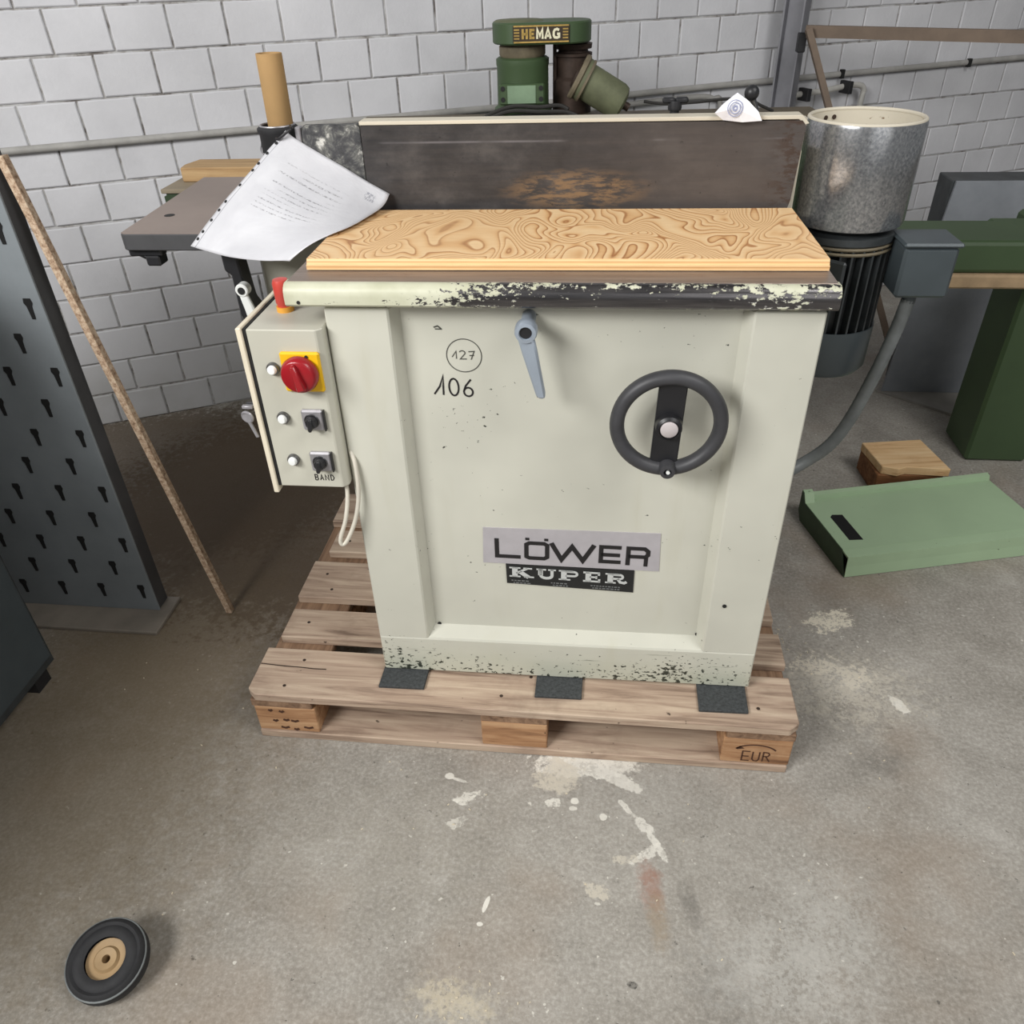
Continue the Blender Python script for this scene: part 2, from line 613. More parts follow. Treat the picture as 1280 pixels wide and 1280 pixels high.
def mat_table_edge():
    n = NT('flaked_table_edge')
    o = n.obj()           # root frame: x - 0.105
    s = n.sep(o)
    cream = n.ramp(n.noise(o, 14, 4), [(0.35, S(186, 186, 160)), (0.65, S(206, 206, 184))])
    x = s[0]
    cen = n.math('ABSOLUTE', n.math('SUBTRACT', x, 0.085))
    cov = n.math('SUBTRACT', 1.0, n.step(cen, 0.06, 0.52))      # 1 where the paint is gone
    zz = n.math('ABSOLUTE', n.math('SUBTRACT', s[2], 0.868))
    cov = n.math('SUBTRACT', cov, n.math('MULTIPLY', zz, 14.0))
    far = n.math('MULTIPLY', n.step(x, 0.345, 0.375), 0.42)
    cov = n.math('ADD', cov, far)
    nz = n.noise(n.map(o, (1.0, 1.0, 1.8)), 62, 6, 0.72)
    lev = n.math('ADD', nz, n.math('MULTIPLY', cov, 0.36))
    m = n.step(lev, 0.66, 0.685)
    steel = n.ramp(n.noise(n.map(o, (4, 4, 90)), 3, 3), [(0.3, S(96, 94, 96)), (0.7, S(130, 127, 128))])
    col = n.mix(m, cream, steel)
    n.bump(n.math('MULTIPLY', m, -1.0), 0.5, 0.001)
    return n.done(col, n.math('SUBTRACT', 0.45, n.math('MULTIPLY', m, 0.20)), n.math('MULTIPLY', m, 0.95))


def mat_steel_top():
    n = NT('table_steel')
    o = n.obj()
    g = n.noise(n.map(o, (1.2, 20, 5)), 3, 5, 0.6)
    col = n.ramp(g, [(0.3, S(128, 115, 106)), (0.7, S(160, 146, 136))])
    col = n.mix(n.math('MULTIPLY', n.step(n.noise(o, 9, 5, 0.7), 0.52, 0.7), 0.5), col, S(120, 92, 78))
    return n.done(col, 0.42, 0.55)


def mat_platen():
    n = NT('graphite_platen')
    o = n.obj()
    s = n.sep(o)
    g = n.noise(n.map(o, (4, 4, 6)), 3, 6, 0.65)
    col = n.ramp(g, [(0.3, S(42, 41, 42)), (0.5, S(58, 56, 57)), (0.7, S(82, 79, 78))])
    col = n.mix(n.math('MULTIPLY', n.step(s[0], -0.15, 0.3), 0.6), col, S(96, 88, 84))
    streak = n.noise(n.map(o, (3, 3, 40)), 2.4, 4, 0.6)
    col = n.mix(0.08, col, n.ramp(streak, [(0.35, S(54, 52, 52)), (0.65, S(128, 116, 106))]))
    # lighter horizontal scuff line
    ln = n.math('SUBTRACT', 1.0, n.step(n.math('ABSOLUTE', n.math('SUBTRACT', s[2], 1.030)), 0.0, 0.003))
    col = n.mix(n.math('MULTIPLY', ln, n.math('MULTIPLY', n.step(n.noise(o, 5, 3), 0.45, 0.6), 0.5)), col, S(146, 142, 146))
    # worn-through brown patch, right of centre near the bottom
    dx = n.math('DIVIDE', n.math('SUBTRACT', s[0], -0.005), 0.15)
    dz = n.math('DIVIDE', n.math('SUBTRACT', s[2], 0.942), 0.042)
    d = n.math('SQRT', n.math('ADD', n.math('MULTIPLY', dx, dx), n.math('MULTIPLY', dz, dz)))
    wear = n.noise(n.map(o, (3, 3, 14)), 7, 6, 0.7)
    m = n.math('MULTIPLY', n.math('SUBTRACT', 1.0, n.step(d, 0.35, 1.15)), n.step(wear, 0.42, 0.60))
    col = n.mix(n.math('MULTIPLY', m, 0.85), col, S(140, 112, 82))
    dots = n.noise(o, 55, 3, 0.7)
    col = n.mix(n.math('MULTIPLY', n.step(dots, 0.67, 0.72), 0.6), col, S(36, 34, 34))
    # scraped right end
    e = n.math('MULTIPLY', n.step(s[0], 0.335, 0.395), n.step(n.noise(n.map(o, (2, 2, 5)), 16, 5, 0.7), 0.46, 0.58))
    col = n.mix(n.math('MULTIPLY', e, 0.8), col, S(70, 52, 42))
    return n.done(col, 0.5, 0.25)


def mat_mottled():
    n = NT('mottled_graphite')
    o = n.obj()
    a = n.noise(o, 34, 6, 0.75, 0.5)
    b = n.noise(o, 9, 4, 0.6)
    lev = n.math('ADD', a, n.math('MULTIPLY', n.math('SUBTRACT', b, 0.5), 0.6))
    col = n.ramp(lev, [(0.36, S(44, 44, 46)), (0.5, S(70, 70, 72)), (0.6, S(112, 112, 108)), (0.70, S(206, 204, 198))])
    n.bump(a, 0.3, 0.002)
    return n.done(col, 0.6, 0.1)


def mat_drum():
    n = NT('scuffed_drum')
    o = n.obj()
    a = n.noise(n.map(o, (1, 1, 0.9)), 190, 3, 0.7)
    b = n.noise(o, 8, 4, 0.6)
    col = n.ramp(a, [(0.34, S(134, 136, 140)), (0.5, S(164, 165, 167)), (0.66, S(190, 190, 191))])
    col = n.mix(n.math('MULTIPLY', n.step(b, 0.45, 0.7), 0.3), col, S(140, 144, 150))
    n.bump(a, 0.05, 0.0006)
    return n.done(col, n.ramp(b, [(0.3, (.16, .16, .16, 1)), (0.7, (.28, .28, .28, 1))]), 0.8)


def mat_chipboard():
    n = NT('chipboard_edge')
    o = n.obj()
    a = n.noise(o, 95, 4, 0.75)
    col = n.ramp(a, [(0.33, S(118, 92, 70)), (0.48, S(172, 146, 122)), (0.62, S(200, 180, 156))])
    n.bump(a, 0.5, 0.002)
    return n.done(col, 0.85)


def mat_paper():
    n = NT('printed_sleeve')
    u = n.uv()
    s = n.sep(u)      # u along the punched edge from the tied corner, v away from it
    col = n.ramp(n.noise(u, 3.0, 3), [(0.3, S(196, 196, 201)), (0.7, S(212, 212, 216))])
    # strip crease
    cr = n.math('SUBTRACT', 1.0, n.step(n.math('ABSOLUTE', n.math('SUBTRACT', s[1], 0.085)), 0.002, 0.007))
    col = n.mix(n.math('MULTIPLY', cr, 0.7), col, S(96, 96, 104))
    # text rows: lines run away from the punched edge
    row = n.math('FRACT', n.math('MULTIPLY', s[0], 26.0))
    rm = n.math('MULTIPLY', n.step(row, 0.25, 0.35), n.math('SUBTRACT', 1.0, n.step(row, 0.5, 0.62)))
    ink = n.step(n.noise(n.map(u, (30, 14, 1)), 4.0, 3, 0.7), 0.46, 0.56)
    blk = n.math('MULTIPLY', n.step(s[1], 0.30, 0.33), n.math('SUBTRACT', 1.0, n.step(s[1], 0.66, 0.80)))
    blk = n.math('MULTIPLY', blk, n.math('MULTIPLY', n.step(s[0], 0.20, 0.22), n.math('SUBTRACT', 1.0, n.step(s[0], 0.60, 0.63))))
    gaps = n.step(n.noise(n.map(u, (26, 2.0, 1), (3, 0, 0)), 1.0, 1), 0.42, 0.48)
    tm = n.math('MULTIPLY', n.math('MULTIPLY', rm, ink), n.math('MULTIPLY', blk, gaps))
    col = n.mix(n.math('MULTIPLY', tm, 0.7), col, S(104, 102, 106))
    # small grey stamp near the far edge
    sm = n.math('MULTIPLY', n.math('SUBTRACT', 1.0, n.step(n.math('ABSOLUTE', n.math('SUBTRACT', s[1], 0.87)), 0.035, 0.04)),
                n.math('SUBTRACT', 1.0, n.step(n.math('ABSOLUTE', n.math('SUBTRACT', s[0], 0.14)), 0.03, 0.04)))
    sm = n.math('MULTIPLY', sm, n.step(n.noise(n.map(u, (16, 60, 1)), 2.5, 2), 0.48, 0.54))
    col = n.mix(n.math('MULTIPLY', sm, 0.8), col, S(140, 142, 152))
    n.bump(n.noise(n.map(u, (3, 2, 1)), 3.0, 3), 0.18, 0.01)
    return n.done(col, 0.38)


def mat_dotpaper():
    n = NT('printed_note')
    o = n.obj()
    col = n.ramp(n.noise(o, 30, 2), [(0.3, S(228, 228, 236)), (0.7, S(250, 250, 252))])
    return n.done(col, 0.4)


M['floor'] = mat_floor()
M['brick'] = mat_brick()
M['mortar'] = mat_mortar()
M['ply'] = mat_ply()
M['plyedge'] = mat_ply_edge()
M['pallet'] = mat_wood('weathered_pallet_wood', S(200, 180, 158), S(168, 145, 126), S(108, 88, 73))
M['block'] = mat_wood('pallet_block_wood', S(198, 160, 122), S(166, 124, 88), S(96, 64, 42), 'x', 0.85, 1.1)
M['stringer'] = mat_wood('dark_stringer_wood', S(158, 128, 102), S(128, 100, 78), S(84, 62, 46), 'y')  # darker and browner than the deck boards
M['tedge'] = mat_table_edge()
M['ttop'] = mat_steel_top()
M['platen'] = mat_platen()
M['mottled'] = mat_mottled()
M['drum'] = mat_drum()
M['chip'] = mat_chipboard()
M['paper'] = mat_paper()
M['note'] = mat_dotpaper()
M['cream'] = paint('cream_enamel', S(207, 206, 193), 0.9, base_wear=True)
M['cream2'] = paint('cream_enamel_clean', S(198, 196, 182), 0.1)
M['creamedge'] = paint('chipped_cream_edge', S(214, 206, 188), 0.8, S(120, 96, 70), rough=0.5)
M['lid'] = plain('lid_edge', S(226, 216, 194), 0.45, 0, 0.05)
M['dkgap'] = plain('dark_gasket', S(28, 28, 28), 0.7)
M['red'] = plain('red_plastic', S(150, 26, 34), 0.28, 0, 0.08)
M['redlite'] = plain('red_button', S(196, 70, 60), 0.4, 0, 0.1)
M['yellow'] = plain('yellow_plastic', S(236, 186, 20), 0.4, 0, 0.05)
M['amber'] = plain('amber_plastic', S(224, 160, 60), 0.5, 0, 0.08)
M['alu'] = plain('brushed_aluminium', S(168, 166, 170), 0.4, 0.5, 0.08, 60)
M['levergrey'] = plain('grey_cast_lever', S(160, 170, 182), 0.4, 0.25, 0.06)
M['black'] = plain('black_plastic', S(34, 34, 37), 0.42, 0, 0.1)
M['blackmat'] = plain('black_bakelite', S(60, 60, 63), 0.5, 0, 0.1, 30)
M['chrome'] = plain('chrome_ring', S(120, 120, 122), 0.2, 0.9, 0.05)
M['lens'] = plain('white_lens', S(240, 242, 240), 0.25, 0, 0.02)
M['capgrey'] = plain('grey_cap', S(196, 188, 188), 0.5, 0, 0.03)
M['plate'] = plain('silver_label', S(184, 180, 184), 0.42, 0.15, 0.04, 30)
M['plateblack'] = plain('black_label', S(30, 31, 32), 0.45, 0, 0.1)
M['ink'] = plain('black_ink', S(28, 26, 28), 0.5, 0, 0.05)
M['pencil'] = plain('grey_pencil', S(72, 72, 66), 0.6, 0, 0.05)
M['whiteink'] = plain('pale_print', S(196, 198, 196), 0.45, 0, 0.05)
M['dimink'] = plain('dim_print', S(112, 114, 114), 0.5, 0, 0.05)
M['cablew'] = plain('white_cable', S(214, 208, 194), 0.45, 0, 0.06)
M['hose'] = plain('grey_conduit', S(112, 116, 116), 0.5, 0, 0.15, 20)
M['motor'] = plain('dark_motor_paint', S(62, 66, 68), 0.45, 0.15, 0.2, 16, 0.1)
M['motorhood'] = plain('blue_grey_hood', S(70, 78, 82), 0.4, 0.1, 0.08, 8)
M['rubber'] = plain('black_rubber', S(40, 40, 42), 0.75, 0, 0.15, 40)
M['mat'] = plain('anti_slip_rubber', S(66, 69, 70), 0.9, 0, 0.25, 160, 0.4)
M['auxtop'] = plain('aux_table_top', S(146, 132, 124), 0.5, 0.2, 0.05, 6)
M['auxface'] = plain('aux_table_face', S(84, 84, 86), 0.5, 0.3, 0.1, 10)
M['card'] = plain('cardboard', S(174, 140, 94), 0.85, 0, 0.07, 7)
M['cardin'] = plain('cardboard_edge', S(204, 178, 136), 0.85, 0, 0.05)
M['timber'] = mat_wood('pine_timber', S(196, 166, 124), S(176, 144, 102), S(142, 110, 74))
M['bench_top'] = plain('tan_bench_top', S(148, 136, 116), 0.7, 0, 0.08, 5)
M['green'] = paint('machine_green', S(66, 86, 56), 0.5, S(48, 50, 40), rough=0.5, scale=2.0)
M['greenlite'] = paint('pale_green', S(168, 192, 157), 0.3, S(70, 70, 58), rough=0.5)
M['greendk'] = plain('dark_green', S(56, 74, 50), 0.55, 0, 0.15)
M['greenplate'] = plain('motor_plate_green', S(128, 152, 124), 0.5, 0, 0.1)
M['olive'] = plain('dusty_olive', S(104, 108, 82), 0.7, 0, 0.15, 18, 0.2)
M['olivedk'] = plain('olive_flange', S(118, 108, 88), 0.7, 0, 0.2, 20, 0.2)
M['rustdk'] = plain('rusty_iron', S(70, 56, 48), 0.6, 0.4, 0.25, 25)
M['bed'] = plain('oily_bed', S(104, 94, 76), 0.6, 0.2, 0.15, 9)
M['gold'] = plain('brass_letters', S(200, 168, 96), 0.4, 0.5, 0.15, 60)
M['badge'] = plain('badge_brown', S(58, 46, 32), 0.5, 0.1, 0.1)
M['pale'] = plain('pale_letters', S(232, 226, 196), 0.45, 0, 0.05)
M['cable'] = plain('black_cable', S(44, 42, 40), 0.6, 0, 0.15, 30)
M['col'] = plain('grey_steel_column', S(134, 134, 140), 0.5, 0.15, 0.12, 6)
M['browniron'] = plain('brown_beam', S(120, 104, 90), 0.7, 0, 0.12, 9)
M['pvc'] = plain('white_pipe', S(196, 194, 188), 0.5, 0, 0.08)
M['conduit'] = plain('painted_conduit', S(172, 170, 166), 0.6, 0, 0.12)
M['panelgrey'] = plain('blue_grey_sheet', S(128, 134, 138), 0.5, 0.1, 0.08, 5)
M['slotblack'] = plain('slot_black', S(10, 10, 10), 0.9)
M['footplate'] = plain('dusty_base_plate', S(132, 124, 114), 0.7, 0, 0.12, 9)
M['tan'] = plain('tan_hub', S(170, 142, 104), 0.6, 0, 0.1)
M['brownblock'] = mat_wood('brown_block', S(150, 104, 66), S(118, 76, 44), S(76, 46, 26), 'x', 0.8, 0.6)
M['osb'] = mat_wood('pale_board', S(236, 206, 162), S(222, 184, 136), S(184, 140, 96), 'x', 0.8, 0.8)
M['greysteel'] = plain('grey_steel_leg', S(134, 138, 144), 0.5, 0.1, 0.08, 8)
M['plinth'] = plain('grey_plinth', S(150, 146, 140), 0.8, 0, 0.1, 10)
M['shave'] = plain('wood_shaving', S(214, 202, 178), 0.8, 0, 0.1)
M['ceil'] = plain('ceiling_paint', S(150, 150, 150), 0.9)
M['wallside'] = plain('side_wall_paint', S(160, 158, 152), 0.9)
M['tanpatch'] = plain('tan_cloth', S(176, 150, 118), 0.85, 0, 0.12, 20)

# ================================================================== THE SETTING
bm = B()
box(bm, -5.0, 7.0, -6.0, 6.0, -0.10, 0.0)
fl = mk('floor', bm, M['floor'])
fl['kind'] = 'structure'

WANG = R(26.5)
WO = Vector((-1.596, 1.514, 0))
wm = B()
box(wm, -1.3, 6.4, 0.006, 0.20, 0.0, 4.0)
wall = mk('wall_back', wm, M['mortar'])
wall['kind'] = 'structure'
wall.location = WO
wall.rotation_euler = (0, 0, WANG)

PIT, CRS, JT = 0.1762, 0.1254, 0.0065


def brick_mesh(bm, L, H, x0=0.0, z0=0.0, dy=0.0):
    b = 0.0035
    # front face proud of the mortar with a chamfered rim: 5 + 4 faces
    o = [(x0, 0.0075 + dy, z0), (x0 + L, 0.0075 + dy, z0), (x0 + L, 0.0075 + dy, z0 + H), (x0, 0.0075 + dy, z0 + H)]
    m = [(x0, 0.003 + dy, z0), (x0 + L, 0.003 + dy, z0), (x0 + L, 0.003 + dy, z0 + H), (x0, 0.003 + dy, z0 + H)]
    f = [(x0 + b, dy, z0 + b), (x0 + L - b, dy, z0 + b), (x0 + L - b, dy, z0 + H - b), (x0 + b, dy, z0 + H - b)]
    O, Mm, F = [[bm.verts.new(p) for p in q] for q in (o, m, f)]
    bm.faces.new(F)
    for k in range(4):
        j = (k + 1) % 4
        bm.faces.new((F[j], F[k], Mm[k], Mm[j]))
        bm.faces.new((Mm[j], Mm[k], O[k], O[j]))
    return bm


bb = brick_mesh(B(), PIT - JT, CRS - JT)
bmesh.ops.recalc_face_normals(bb, faces=bb.faces[:])
for f_ in bb.faces:
    pass
bme = bpy.data.meshes.new('brick')
bb.to_mesh(bme)
bb.free()
bme.materials.append(M['brick'])
rest = B()
nb = 0
for c in range(0, 31):
    z0 = c * CRS + JT / 2
    sh = (0.044, 0.132)[c % 2] + random.uniform(-.012, .012)
    for k in range(-8, 37):
        s0 = k * PIT + sh
        if s0 < -1.3 or s0 > 6.2:
            continue
        z1 = z0 + CRS
        seen = (z1 < 1.52) and ((-0.45 < s0 < 4.45 and z0 > 0.93) or (-0.5 < s0 < 0.75 and z0 < 0.93) or (2.95 < s0 < 4.2 and 0.2 < z0 < 0.93))
        if seen and nb < 300:
            o = bpy.data.objects.new('brick', bme)
            COL.objects.link(o)
            o.parent = wall
            o.location = (s0, random.uniform(-.0022, .0012), z0 + random.uniform(-.001, .001))
            o.rotation_euler = (0, R(random.uniform(-.35, .35)), 0)
            nb += 1
        else:
            brick_mesh(rest, PIT - JT, CRS - JT, s0, z0, random.uniform(-.002, .001))
bmesh.ops.recalc_face_normals(rest, faces=rest.faces[:])
ro = mk('brick_field', rest, M['brick'])
ro.parent = wall
ro['kind'] = 'stuff'

bm = B()
box(bm, -3.15, -3.0, -6.0, 1.2, 0, 4.0)
o = mk('wall_left', bm, M['wallside'])
o['kind'] = 'structure'
bm = B()
box(bm, -5.0, 7.0, -6.0, 6.0, 4.0, 4.1)
o = mk('ceiling', bm, M['ceil'])
o['kind'] = 'structure'


def wpt(s, out, z):
    """point on the back wall: s along it, out in front of it"""
    return WO + Vector((math.cos(WANG) * s + math.sin(WANG) * out, math.sin(WANG) * s - math.cos(WANG) * out, z))


# pipe running along the wall at bench height
t = thing('wall_conduit', 'long painted conduit running level along the brick wall behind the machines', 'conduit', tuple(wpt(0, .014, 1.0)))
bm = B()
tube(bm, [wpt(-1.2, .014, 1.003), wpt(1.5, .014, 1.003), wpt(2.5, .014, 1.012), wpt(5.0, .014, 1.022)], 0.012, 10, 4)
mk('pipe', bm, M['conduit'], t, True)
for s in (3.05, 3.75):
    bm = B()
    zc = 1.003 if s < 1.6 else 1.016
    a = wpt(s, 0.0, 0)
    prism(bm, [(0, 0), (0.016, 0), (0.016, 0.034), (0, 0.034)], 'x', -0.008, 0.008)
    bmesh.ops.transform(bm, matrix=Matrix.Translation(wpt(s, 0.030, zc - 0.017)) @ Matrix.Rotation(WANG, 4, 'Z'), verts=bm.verts[:])
    mk('clip', bm, M['dkgap'], t)

t = thing('bent_conduit', 'grey conduit with a downward bend on the wall above the dark fence', 'conduit', tuple(wpt(2.2, .02, .93)))
bm = B()
tube(bm, [wpt(1.55, .016, 0.965), wpt(2.0, .016, 0.972), wpt(2.33, .016, 0.978), wpt(2.42, .016, 0.965), wpt(2.46, .016, 0.93), wpt(2.47, .016, 0.6)], 0.011, 10, 6)
mk('pipe', bm, M['conduit'], t, True)

t = thing('water_pipe', 'short white elbow pipe held by a black clip on the wall behind the drum', 'pipe', (1.2, 2.86, .5))
bm = B()
q = [wpt(2.90, .05, .955), wpt(3.00, .05, .968), wpt(3.12, .05, .972), wpt(3.155, .05, .962), wpt(3.165, .05, .93), wpt(3.17, .05, .70), wpt(3.17, .05, .30)]
q = [wpt(2.78, .05, .955), wpt(2.95, .05, .962)] + [wpt(3.06, .05, .972), wpt(3.135, .05, .970), wpt(3.16, .05, .945), wpt(3.155, .05, .90), wpt(3.14, .05, .5), wpt(3.14, .05, .0)]
tube(bm, q, 0.012, 10, 6)
mk('pipe', bm, M['pvc'], t, True)
for s, z in ((2.84, .958), (3.05, .972)):
    bm = B()
    box(bm, -.010, .010, -.045, .020, -.026, .022, .002)
    bmesh.ops.transform(bm, matrix=Matrix.Translation(wpt(s, .05, z)) @ Matrix.Rotation(WANG, 4, 'Z'), verts=bm.verts[:])
    mk('clip', bm, M['black'], t)

# steel column by the wall (wide-flange section)
t = thing('steel_column', 'grey steel wide-flange column standing against the brick wall', 'column', (0.875, 2.62, 0))
cx_, cy_ = 0.868, 2.62


def rotc(bm, c, a):
    bmesh.ops.transform(bm, matrix=Matrix.Translation(c) @ Matrix.Rotation(a, 4, 'Z') @ Matrix.Translation(-Vector(c)), verts=bm.verts[:])


for nm, (x0, x1, y0, y1) in (('flange', (-.036, .036, -.042, -.034)), ('web', (-.004, .004, -.034, .034)), ('flange', (-.036, .036, .034, .042))):
    bm = B()
    box(bm, cx_ + x0, cx_ + x1, cy_ + y0, cy_ + y1, 0, 3.99, .001)
    rotc(bm, (cx_, cy_, 0), R(62))
    mk(nm, bm, M['col'], t)

# ================================================================== EDGE SANDER
MR = (0.105, 0.097, 0.152)
ms = thing('edge_sander', 'cream enamelled belt edge sander with handwheel standing on a wooden pallet', 'machine', MR, R(0.6))
XL, XR = -0.302, 0.506
Z0, Z1 = 0.152, 1.001
YF, YR = 0.097, 0.127
# cabinet
bm = B()
box(bm, XL + .004, XR - .004, YR + .003, 0.46, Z0 + .02, Z1 - .002)
mk('cabinet_body', bm, M['cream'], ms)
bm = B()
prism(bm, [(XL, YF), (XL + .108, YF), (XL + .122, YR + .002), (XL + .122, .16), (XL, .16)], 'z', Z0 + .10, Z1, .0025)
mk('post', bm, M['cream'], ms)
bm = B()
prism(bm, [(XR, YF), (XR - .110, YF), (XR - .124, YR + .002), (XR - .124, .16), (XR, .16)], 'z', Z0 + .10, Z1, .0025)
mk('post', bm, M['cream'], ms)
bm = B()
prism(bm, [(YF, Z0), (YF, Z0 + .101), (YR + .002, Z0 + .121), (.16, Z0 + .121), (.16, Z0)], 'x', XL, XR, .003)
mk('plinth', bm, M['cream'], ms)
bm = B()
box(bm, XL + .10, XR - .10, YR, YR + .004, Z0 + .10, Z1 - .003)
pan = mk('front_panel', bm, M['cream'], ms)
for (x, y, z) in ((-.172, YR - .0005, .272), (.385, YR - .0005, .276), (.425, YF - .0005, .385)):
    bm = B()
    cyl(bm, (x, y + .002, z), (x, y - .0015, z), .0042, 12)
    mk('screw', bm, M['dkgap'], pan)

# table
TX0, TX1, TY, TZ0, TZ1 = -.358, .516, .078, 1.009, 1.046
bm = B()
prof = [(TY + .03, TZ0), (TY + .004, TZ0), (TY, TZ0 + .004), (TY, TZ1 - .020)] + [(TY + .018 - .018 * math.cos(R(a)), TZ1 - .018 + .018 * math.sin(R(a))) for a in (20, 40, 60, 75)] + [(TY + .020, TZ1 - .0008), (TY + .03, TZ1 - .0008)]
prism(bm, prof, 'x', TX0, TX1)
mk('table_edge', bm, M['tedge'], ms, True)
bm = B()
box(bm, TX0 + .002, TX1 - .002, TY + .019, .470, TZ0 + .004, TZ1, .0012)
mk('table_top', bm, M['ttop'], ms)
bm = B()
cyl(bm, (-.335, TY + .001, 1.017), (-.335, TY - .0012, 1.017), .003, 10)
mk('screw', bm, M['dkgap'], ms)
# saddle between cabinet and table
bm = B()
box(bm, XL + .03, XR - .03, .14, .44, Z1 - .01, TZ0 + .006)
mk('saddle', bm, M['dkgap'], ms)

# fence: graphite platen with cream edge, mottled end plate
bm = B()
prism(bm, [(-.310, 1.040), (.500, 1.040), (.508, 1.075), (.514, 1.202), (.506, 1.211), (-.310, 1.212)], 'y', .483, .497)
plt = mk('platen', bm, M['platen'], ms)
bm = B()
prism(bm, [(-.312, 1.2125), (.500, 1.2125), (.512, 1.203), (.519, 1.206), (.506, 1.2195), (-.312, 1.2195)], 'y', .484, .524, .001)
prism(bm, [(-.312, 1.04), (.512, 1.04), (.518, 1.2125), (-.312, 1.2125)], 'y', .499, .523)
mk('platen_backing', bm, M['creamedge'], ms)
bm = B()
prism(bm, [(-.428, 1.04), (-.314, 1.04), (-.3135, 1.208), (-.32, 1.2135), (-.425, 1.2125), (-.43, 1.2)], 'y', .492, .510, .001)
mk('end_plate', bm, M['mottled'], ms)
bm = B()
box(bm, -.443, -.432, .492, .512, 1.03, 1.210, .002)
mk('guard_strip', bm, M['alu'], ms)
# fence carrier behind the platen
bm = B()
box(bm, -.42, .50, .525, .60, 1.0, 1.09, .004)
box(bm, -.25, .40, .44, .60, .90, 1.0, .004)
mk('belt_carrier', bm, M['cream2'], ms)

# idler roller (left) in black rubber
RXC, RYC = -.503, .565
bm = B()
lathe(bm, [(0, .955), (.034, .955), (.038, .960), (.038, 1.188), (.041, 1.192), (.041, 1.199), (.036, 1.203), (.030, 1.203), (.029, 1.196), (.027, 1.18), (0, 1.178)], (RXC, RYC, 0), (0, 0, 1), 36)
rol = mk('idler_roller', bm, M['rubber'], ms, True)
bm = B()
torus(bm, .034, .0022, (RXC, RYC, 1.2035), (0, 0, 1), 36, 8)
mk('rim', bm, M['alu'], rol, True)
bm = B()
tube(bm, [(RXC - .040, RYC, 1.17), (RXC - .03, RYC - .032, 1.158), (RXC, RYC - .0405, 1.152), (RXC + .03, RYC - .028, 1.150)], .0014, 6, 6)
mk('wire', bm, M['alu'], rol, True)
bm = B()
cyl(bm, (RXC, RYC, .90), (RXC, RYC, .956), .016, 18)
box(bm, RXC - .03, -.24, RYC - .02, RYC + .03, .905, .935, .003)
mk('roller_bracket', bm, M['black'], ms)

# auxiliary table round the roller
bm = B()
prism(bm, [(-.80, .392), (-.792, .386), (-.462, .386), (-.462, .50), (-.548, .53), (-.560, .60), (-.52, .636), (-.462, .64), (-.462, .875), (-.836, .875)], 'z', 1.006, 1.0385, .002)
mk('side_table', bm, [M['auxface']], ms)
bm = B()
prism(bm, [(-.799, .393), (-.791, .388), (-.464, .388), (-.464, .502), (-.549, .532), (-.561, .602), (-.52, .637), (-.464, .641), (-.464, .873), (-.834, .873)], 'z', 1.0385, 1.0398)
auxo = mk('side_table_surface', bm, M['auxtop'], ms)
bm = B()
lathe(bm, [(0, 0), (.011, 0), (.011, .0006), (0, .0006)], (-.757, .52, 1.0398), (0, 0, 1), 16)
mk('countersunk_hole', bm, M['dkgap'], auxo)
bm = B()
box(bm, -.80, -.73, .40, .425, .990, 1.006, .003)
box(bm, -.765, -.735, .395, .43, .972, .992, .003)
cyl(bm, (-.785, .41, .998), (-.745, .41, .978), .008, 12)
mk('clamp_screw', bm, M['black'], ms)
# bracket and clamp lever under it
bm = B()
prism(bm, [(-.605, 1.006), (-.565, 1.006), (-.572, .985), (-.566, .90), (-.53, .84), (-.46, .80), (-.46, .775), (-.56, .80), (-.592, .87), (-.592, .955), (-.604, .962)], 'y', .395, .440, .003)
mk('table_bracket', bm, M['black'], ms)
bm = B()
box(bm, -.56, -.36, .47, .50, .80, 1.003, .006)
mk('bracket_plate', bm, M['cream2'], ms)
bm = B()
cyl(bm, (-.567, .394, .930), (-.567, .372, .930), .0135, 20, .002)
cl = mk('lever_boss', bm, M['lens'], ms, True)
bm = B()
cyl(bm, (-.567, .374, .930), (-.567, .3705, .930), .0075, 16)
mk('screw', bm, M['dkgap'], cl)
bm = B()
prism(bm, [(-.576, .922), (-.559, .922), (-.548, .885), (-.547, .858), (-.556, .850), (-.567, .856), (-.570, .885)], 'y', .374, .385, .003)
mk('lever', bm, M['lens'], ms, True)

# drum on the right with its drive motor
DX, DY = .652, .603
bm = B()
lathe(bm, [(0, 1.004), (.100, 1.004), (.1075, 1.008), (.110, 1.016), (.110, 1.190), (.1085, 1.196), (.105, 1.197), (.1035, 1.195), (.1035, 1.06), (0, 1.055)], (DX, DY, 0), (0, 0, 1), 64)
dr = mk('drive_drum', bm, M['drum'], ms, True)
bm = B()
lathe(bm, [(.1030, 1.194), (.1005, 1.194), (.1005, 1.064), (0, 1.062), (0, 1.060), (.1030, 1.060), (.1030, 1.194)], (DX, DY, 0), (0, 0, 1), 64)
mk('drum_lining', bm, M['creamedge'], dr, True)
bm = B()
torus(bm, .1045, .004, (DX, DY, 1.1965), (0, 0, 1), 64, 10)
mk('rim', bm, M['creamedge'], dr, True)
for a in (112, 124, 148, 160, 172):
    bm = B()
    p = Vector((DX + .1002 * math.cos(R(a)), DY + .1002 * math.sin(R(a)), 1.183))
    cyl(bm, p, p - Vector((math.cos(R(a)), math.sin(R(a)), 0)) * .002, .0045, 10)
    mk('rivet', bm, M['rustdk'], dr)
bm = B()
lathe(bm, [(0, .975), (.098, .975), (.102, .979), (.102, .992), (.07, 1.000), (0.03, 1.005), (0, 1.005)], (DX, DY, 0), (0, 0, 1), 40)
mk('motor_flange', bm, M['motor'], ms, True)
bm = B()
lathe(bm, [(0, .79), (.076, .79), (.076, .975), (0, .975)], (DX, DY, 0), (0, 0, 1), 36)
mot = mk('motor_body', bm, M['motor'], ms, True)
